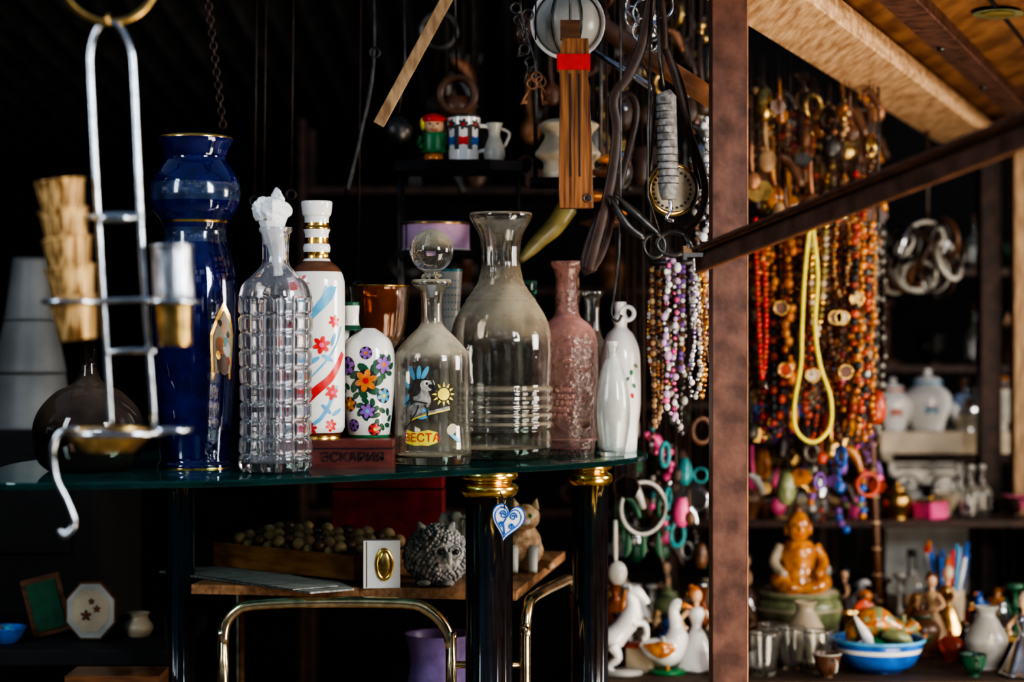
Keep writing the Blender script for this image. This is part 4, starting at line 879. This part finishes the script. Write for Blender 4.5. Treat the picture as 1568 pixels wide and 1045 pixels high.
kinds = ['porcelain_vase', 'ginger_jar', 'glass_bottle', 'teapot', 'teacup', 'bird_figurine', 'dog_figurine', 'dancer_figurine', 'candlestick', 'trinket_box', 'dog_figurine', 'bird_figurine', 'dancer_figurine']
hs = {'porcelain_vase': 1.1, 'ginger_jar': 1.0, 'glass_bottle': 1.2, 'teapot': .65, 'teacup': .5, 'bird_figurine': .8, 'dog_figurine': .9, 'dancer_figurine': 1.35, 'candlestick': 1.2, 'trinket_box': .85}
cols = ['white', 'white2', 'cream', 'white2', 'amber', 'brown', 'brown', 'leather', 'chrome', 'coral', 'brass', 'black', 'iron', 'orange', 'blue', 'white', 'lime', 'tanbead', 'rustd', 'black', 'dgreen']
mute = ['cream', 'white2', 'brown', 'brown', 'leather', 'iron', 'brass', 'black', 'rustd', 'tanbead', 'amber', 'black', 'dimwhite', 'iron']
def field(x0, x1, y0, y1, z, step, h, skip=(), cl=cols, seed=1, prob=.9):
    rd = random.Random(seed); y = y0; j = 0
    while y <= y1:
        x = x0 + (step / 2 if j % 2 else 0)
        while x <= x1:
            if rd.random() < prob and not any((x - a) ** 2 + (y - b_) ** 2 < r * r for a, b_, r in skip):
                kd = rd.choice(kinds); c1, c2 = rd.choice(cl), rd.choice(cl)
                if kd == 'glass_bottle': c1 = rd.choice(['clear', 'milkg', 'clear', 'amberg'])
                hh_ = h * hs[kd] * rd.uniform(.75, 1.1)
                item(kd, x + rd.uniform(-.008, .008), y + rd.uniform(-.008, .008), z, hh_ * .95, c1, c2, rd.uniform(-2.6, -.5))
            x += step
        y += step * .95; j += 1
# hero pieces on table
hero = []
def H(u, y, r): x = (u - 784) * K(y) / 1000; hero.append((x, y, r)); return x
x = H(1222, 1.3, .14); b = B('lidded_tureen'); b.solid(x, 1.3, [(.086, .951), (.09, .945), (.084, .935), (.092, .93), (.094, .90), (.075, .855), (.05, .84), (.055, .83)], 'lime', seg=40)
b.solid(x, 1.3, [(.03, .953), (.085, .951), (.088, .944)], 'cream', n=1); b.ring((x, 1.3, .915), .094, .003, 'cream', 'z'); b.done()
b = B('amber_buddha_statue'); z = .952; y = 1.3
b.solid(x, y, [(.026, z + .110), (.040, z + .090), (.037, z + .055), (.045, z + .025), (.050, z)], 'amber', seg=28); b.ball((x, y - .005, z + .140), (.026, .028, .034), 'amber', 20, 14); b.ball((x, y, z + .177), (.012, .012, .012), 'brown')
for s_ in (-1, 1):
    b.sweep([(x + s_ * .012, y - .02, z + .02), (x + s_ * .05, y - .03, z + .024), (x + s_ * .03, y - .062, z + .014), (x - s_ * .01, y - .06, z + .012)], [.018, .020, .015, .010], 'amber', n=4); b.sweep([(x + s_ * .036, y, z + .098), (x + s_ * .054, y - .012, z + .062), (x + s_ * .036, y - .048, z + .038)], [.013, .012, .009], 'amber' if s_ > 0 else 'cream', n=4)
    b.ball((x + s_ * .026, y, z + .134), (.005, .008, .014), 'amber'); b.ball((x + s_ * .010, y - .031, z + .145), (.004, .003, .002), 'ink', 8, 6)
b.ball((x, y - .034, z + .137), (.005, .006, .007), 'amber', 8, 6); b.sweep([(x - .008, y - .031, z + .126), (x, y - .033, z + .124), (x + .008, y - .031, z + .126)], .0015, 'red', seg=6); b.done()
x = H(1345, .99, .125); b = B('blue_glazed_bowl'); b.vessel(x, .99, [(.092, .895), (.09, .888), (.086, .87), (.07, .842), (.05, .832), (.05, .83)], lambda c: 'white' if .872 < c[2] < .878 else 'blue', t=.005, tb=.006); b.ring((x, .99, .893), .092, .004, 'sky', 'z', n=40); b.done()
b = B('ceramic_fish_figurine'); z = .855
b.sweep([(x - .06, .99, z + .03), (x - .045, .985, z + .055), (x - .01, .98, z + .075), (x + .03, .98, z + .06), (x + .055, .985, z + .055), (x + .075, .99, z + .07)], [.008, .024, .032, .020, .010, .016], lambda c: 'amber' if sin(c[0] * 260) + sin(c[2] * 300) > -.4 else 'lime', n=5, seg=16); b.sweep([(x - .01, .98, z + .095), (x - .03, .98, z + .11), (x - .05, .98, z + .10)], [.006, .012, .004], 'coral', n=3, flat=.4)
b.sweep([(x + .0, .95, z + .055), (x + .04, .945, z + .045), (x + .06, .95, z + .03)], [.008, .016, .006], 'lime', n=3); b.sweep([(x - .055, .96, z + .09), (x - .03, .95, z + .045), (x - .02, .95, z + .01)], [.003, .012, .004], 'white', n=3); b.ball((x - .05, .966, z + .062), .004, 'ink', 8, 6); b.solid(x, .99, [(.03, z + .045), (.045, z - .013)], 'green', n=1, seg=20); b.done()
x = H(1450, 1.5, .08); b = B('cup_of_pens'); b.vessel(x, 1.5, [(.04, .93), (.038, .85), (.036, .83)], 'cream', t=.003, tb=.005)
for i in range(22):
    a = i * 2.4; r0 = .022; b.sweep([(x + r0 * cos(a) * .6, 1.5 + r0 * sin(a) * .6, .836), (x + .055 * cos(a) * .9, 1.5 + .04 * sin(a), 1.0 + .04 * rn.random())], .0045, ['blue', 'orange', 'red', 'sky', 'white', 'blue', 'iron'][i % 7], seg=8)
b.done()
# goose
x = H(1022, .95, .06); b = B('porcelain_goose'); z = TB; y = .95
b.solid(x, y, [(.035, z + .008), (.038, z)], 'green', n=1, seg=20); b.sweep([(x - .055, y, z + .06), (x - .03, y, z + .05), (x + .0, y, z + .045), (x + .018, y, z + .07), (x + .016, y, z + .10), (x + .012, y, z + .125), (x + .018, y, z + .138), (x + .026, y, z + .138)], [.006, .022, .033, .024, .013, .011, .013, .009], 'white', n=5, seg=16)
b.sweep([(x + .030, y, z + .138), (x + .050, y, z + .132)], [.007, .002], 'orange', seg=8); b.ball((x + .022, y - .012, z + .143), .0022, 'ink', 6, 4); b.sweep([(x + .012, y - .028, z + .055), (x - .015, y - .034, z + .052), (x - .05, y - .018, z + .06)], [.008, .018, .003], 'amber', n=4, flat=.5)
b.sweep([(x, y - .012, z + .02), (x, y - .012, z + .004)], .004, 'orange'); b.sweep([(x, y + .012, z + .02), (x, y + .012, z + .004)], .004, 'orange'); b.done()
# rearing horse
x = H(952, .95, .06); b = B('porcelain_horse'); z = TB - .012
b.solid(x, y, [(.04, z + .020), (.045, z + .012)], 'white2', n=1, seg=24)
b.sweep([(x - .025, y, z + .065), (x - .018, y, z + .08), (x + .0, y, z + .10), (x + .018, y, z + .125), (x + .022, y, z + .15), (x + .018, y, z + .172), (x + .030, y, z + .176), (x + .045, y, z + .162), (x + .052, y, z + .152)], [.014, .025, .022, .023, .015, .011, .012, .008, .006], 'white', n=4, seg=14)
for s_ in (-1, 1):
    b.sweep([(x - .02, y + s_ * .012, z + .07), (x - .008, y + s_ * .014, z + .045), (x - .026, y + s_ * .014, z + .028), (x - .018, y + s_ * .014, z + .016)], [.014, .009, .006, .006], 'white', n=4); b.sweep([(x + .02, y + s_ * .012, z + .115), (x + .045, y + s_ * .012, z + .112), (x + .05, y + s_ * .012, z + .09), (x + .042, y + s_ * .012, z + .08)], [.010, .006, .005, .005], 'white', n=4); b.sweep([(x + .018, y + s_ * .006, z + .18), (x + .016, y + s_ * .007, z + .192)], [.004, .001], 'white', seg=6)
b.sweep([(x + .008, y, z + .18), (x + .004, y, z + .155), (x + .0, y, z + .13)], [.004, .008, .005], 'amber', n=4); b.sweep([(x - .03, y, z + .08), (x - .05, y, z + .07), (x - .055, y, z + .03), (x - .045, y, z + .02)], [.006, .010, .008, .002], 'amber', n=4); b.done()
x = H(1066, 1.0, .05); item('dancer_figurine', x, 1.0, TB, .17, 'white', 'orange')
for u, y in [(1213, 1.0), (1252, .96), (1182, 1.05), (1170, .93)]: x = H(u, y, .05); item('tumbler', x, y, TB, .085, 'clear', 'clear')
hero += [((1514 - 784) * K(2.2) / 1000, 2.2, .08), ((1564 - 784) * K(2.1) / 1000, 2.1, .08)]
field(.22, 1.80, .91, 1.85, TB, .100, .120, hero, seed=4, prob=.96)
field(1.42, 1.80, 1.92, 2.25, TB, .11, .13, hero, seed=14, prob=.96)
field(.40, 1.32, 1.97, 2.14, 1.05, .095, .115, seed=9, prob=.97, cl=mute + ['orange', 'pinkp', 'white'])
z = S2; item('ginger_jar', (1367 - 784) * K(2.38) / 1000, 2.38, z, .145, 'white', 'coral'); item('ginger_jar', (1420 - 784) * K(2.38) / 1000, 2.38, z, .17, 'white', 'sky')
for u, kd, m1 in [(1478, 'teapot', 'chrome'), (1525, 'teacup', 'white2'), (1560, 'porcelain_vase', 'copper'), (1600, 'porcelain_vase', 'white2')]: item(kd, (u - 784) * K(2.42) / 1000, 2.42, z, .12, m1, 'brown')
field(x0_ + .05, x0_ + .9, 2.60, 2.62, z, .12, .11, seed=3, cl=mute)
b = B('black_portable_radio'); x = (1405 - 784) * K(2.3) / 1000
b.box((x, 2.24, .83 + .28), (.20, .10, .14), 'black'); b.ring((x - .05, 2.188, 1.11), .035, .004, 'iron', 'y'); b.ring((x + .05, 2.188, 1.11), .035, .004, 'iron', 'y'); b.box((x, 2.185, 1.165), (.16, .006, .015), 'iron'); b.box((x, 2.24, .935), (.22, .12, .21), 'white2'); b.done(.004)
b = B('bamboo_cane'); b.sweep([at(1334, 590, 1.5), at(1336, 700, 1.5), at(1342, 830, 1.5), Vector((at(1346, 0, 1.5).x, 1.5, TB))], .009, 'brown', seg=10)
for v in range(600, 960, 40): b.ring(at(1333 + (v - 600) * .035, v, 1.5), .009, .003, 'tan', 'z', n=14)
b.done()
# deep shelving behind everything
def shelving(name, xa, xb, y, levels, dep=.26):
    b = B(name)
    for z in levels: b.box(((xa + xb) / 2, y, z - .012), (xb - xa, dep, .024), 'rustd')
    n_ = max(2, int((xb - xa) / .9) + 1)
    for i in range(n_):
        x = xa + (xb - xa) * i / (n_ - 1)
        for s_ in (-1, 1): b.box((x, y + s_ * (dep / 2 + .011), (max(levels) + .2) / 2), (.022, .022, max(levels) + .2), 'rustd')
    b.done(.002)
shelving('back_shelving', -.62, .95, 2.95, (1.0, 1.32, 1.66, 1.96))
dimc = ['brown', 'leather', 'iron', 'black', 'rustd', 'copper', 'iron', 'brown', 'dimwhite', 'brass', 'dgreen', 'black']
for i, z in enumerate((1.0, 1.32, 1.66, 1.96)): field(-.30 if z > 1.4 else .2, .9, 2.90, 2.92, z, .15, .17 if z < 1.9 else .13, cl=dimc, seed=30 + i, prob=.85)
shelving('rear_shelving', 1.02, 2.35, 3.6, (1.12, 1.42, 1.74))
for i, z in enumerate((1.12, 1.42, 1.74)): field(1.10, 2.28, 3.55, 3.57, z, .15, .19, cl=dimc + ['white2', 'amber', 'cream'], seed=50 + i, prob=.95)

# ------------------------------------------------------------------ lights
def area(name, loc, tgt, size, e, col=(1, 1, 1), sy=None):
    l = bpy.data.lights.new(name, 'AREA'); l.energy = e; l.color = col; l.size = size
    if sy: l.shape = 'RECTANGLE'; l.size_y = sy
    o = bpy.data.objects.new(name, l); o.location = loc; o.rotation_euler = (Vector(tgt) - Vector(loc)).to_track_quat('-Z', 'Y').to_euler(); scene.collection.objects.link(o)
area('assumed_street_daylight', (1.75, -1.9, 2.35), (-.10, .3, 1.35), .7, 62, (.92, .96, 1), 1.1)  # key lamp standing in for daylight assumed from the open front
area('left_fill', (-1.9, -1.6, 2.3), (-.3, .2, 1.4), .4, 17, (.80, .89, 1), 1.1)  # fill lamp added for the highlight on the left of the vase
area('added_side_fill', (3.2, .2, 1.9), (1.0, 1.4, 1.2), 1.0, 52, (1, .93, .84))  # unseen lamp added to light the beads and tables on the right
area('added_ceiling_fill', (1.7, -.9, .5), (1.0, .9, 2.1), 1.2, 44, (1, .84, .66))  # unseen lamp added below, aimed up to brighten the canopy underside
w = bpy.data.worlds.new('world'); scene.world = w; w.use_nodes = True
nt = w.node_tree; bg = nt.nodes['Background']
# open street in front of the stall: pale sky, dark facades with bright panes added to glint in the glass, grey paving
tc = nt.nodes.new('ShaderNodeTexCoord'); sp = nt.nodes.new('ShaderNodeSeparateXYZ'); nt.links.new(tc.outputs['Generated'], sp.inputs[0])
atn = nt.nodes.new('ShaderNodeMath'); atn.operation = 'ARCTAN2'; nt.links.new(sp.outputs['X'], atn.inputs[0]); nt.links.new(sp.outputs['Y'], atn.inputs[1])
cb = nt.nodes.new('ShaderNodeCombineXYZ'); nt.links.new(atn.outputs[0], cb.inputs[0]); nt.links.new(sp.outputs['Z'], cb.inputs[1])
br = nt.nodes.new('ShaderNodeTexBrick'); br.inputs['Scale'].default_value = 5; br.inputs['Mortar Size'].default_value = .04; br.inputs['Brick Width'].default_value = .6; br.inputs['Row Height'].default_value = .5
br.inputs['Color1'].default_value = (11, 12.5, 15, 1); br.inputs['Color2'].default_value = (.10, .10, .11, 1); br.inputs['Mortar'].default_value = (.12, .10, .08, 1); br.inputs['Bias'].default_value = .55
nt.links.new(cb.outputs[0], br.inputs['Vector'])
def step(a, b_):
    mr = nt.nodes.new('ShaderNodeMapRange'); mr.inputs[1].default_value = a; mr.inputs[2].default_value = b_; nt.links.new(sp.outputs['Z'], mr.inputs[0]); return mr
def mixc(f, c1, c2):
    m_ = nt.nodes.new('ShaderNodeMix'); m_.data_type = 'RGBA'; nt.links.new(f, m_.inputs[0])
    for s_, c in ((6, c1), (7, c2)):
        if isinstance(c, tuple): m_.inputs[s_].default_value = c
        else: nt.links.new(c, m_.inputs[s_])
    return m_.outputs[2]
c_ = mixc(step(.42, .47).outputs[0], br.outputs['Color'], (.8, 1.05, 1.5, 1))
c_ = mixc(step(-.06, -.02).outputs[0], (.16, .14, .12, 1), c_)
nt.links.new(c_, bg.inputs[0]); bg.inputs[1].default_value = .15

cam = bpy.data.cameras.new('camera'); cam.sensor_width = 36; cam.lens = D * 36 / 1.568
co = bpy.data.objects.new('camera', cam); co.location = (0, -D, EYE); co.rotation_euler = (pi / 2, 0, 0); scene.collection.objects.link(co)
cam.dof.use_dof = True; cam.dof.focus_distance = 3.15; cam.dof.aperture_fstop = 2.4; cam.clip_start = .05
scene.camera = co
scene.view_settings.view_transform = 'AgX'
scene.view_settings.look = 'AgX - High Contrast'
scene.view_settings.exposure = .30
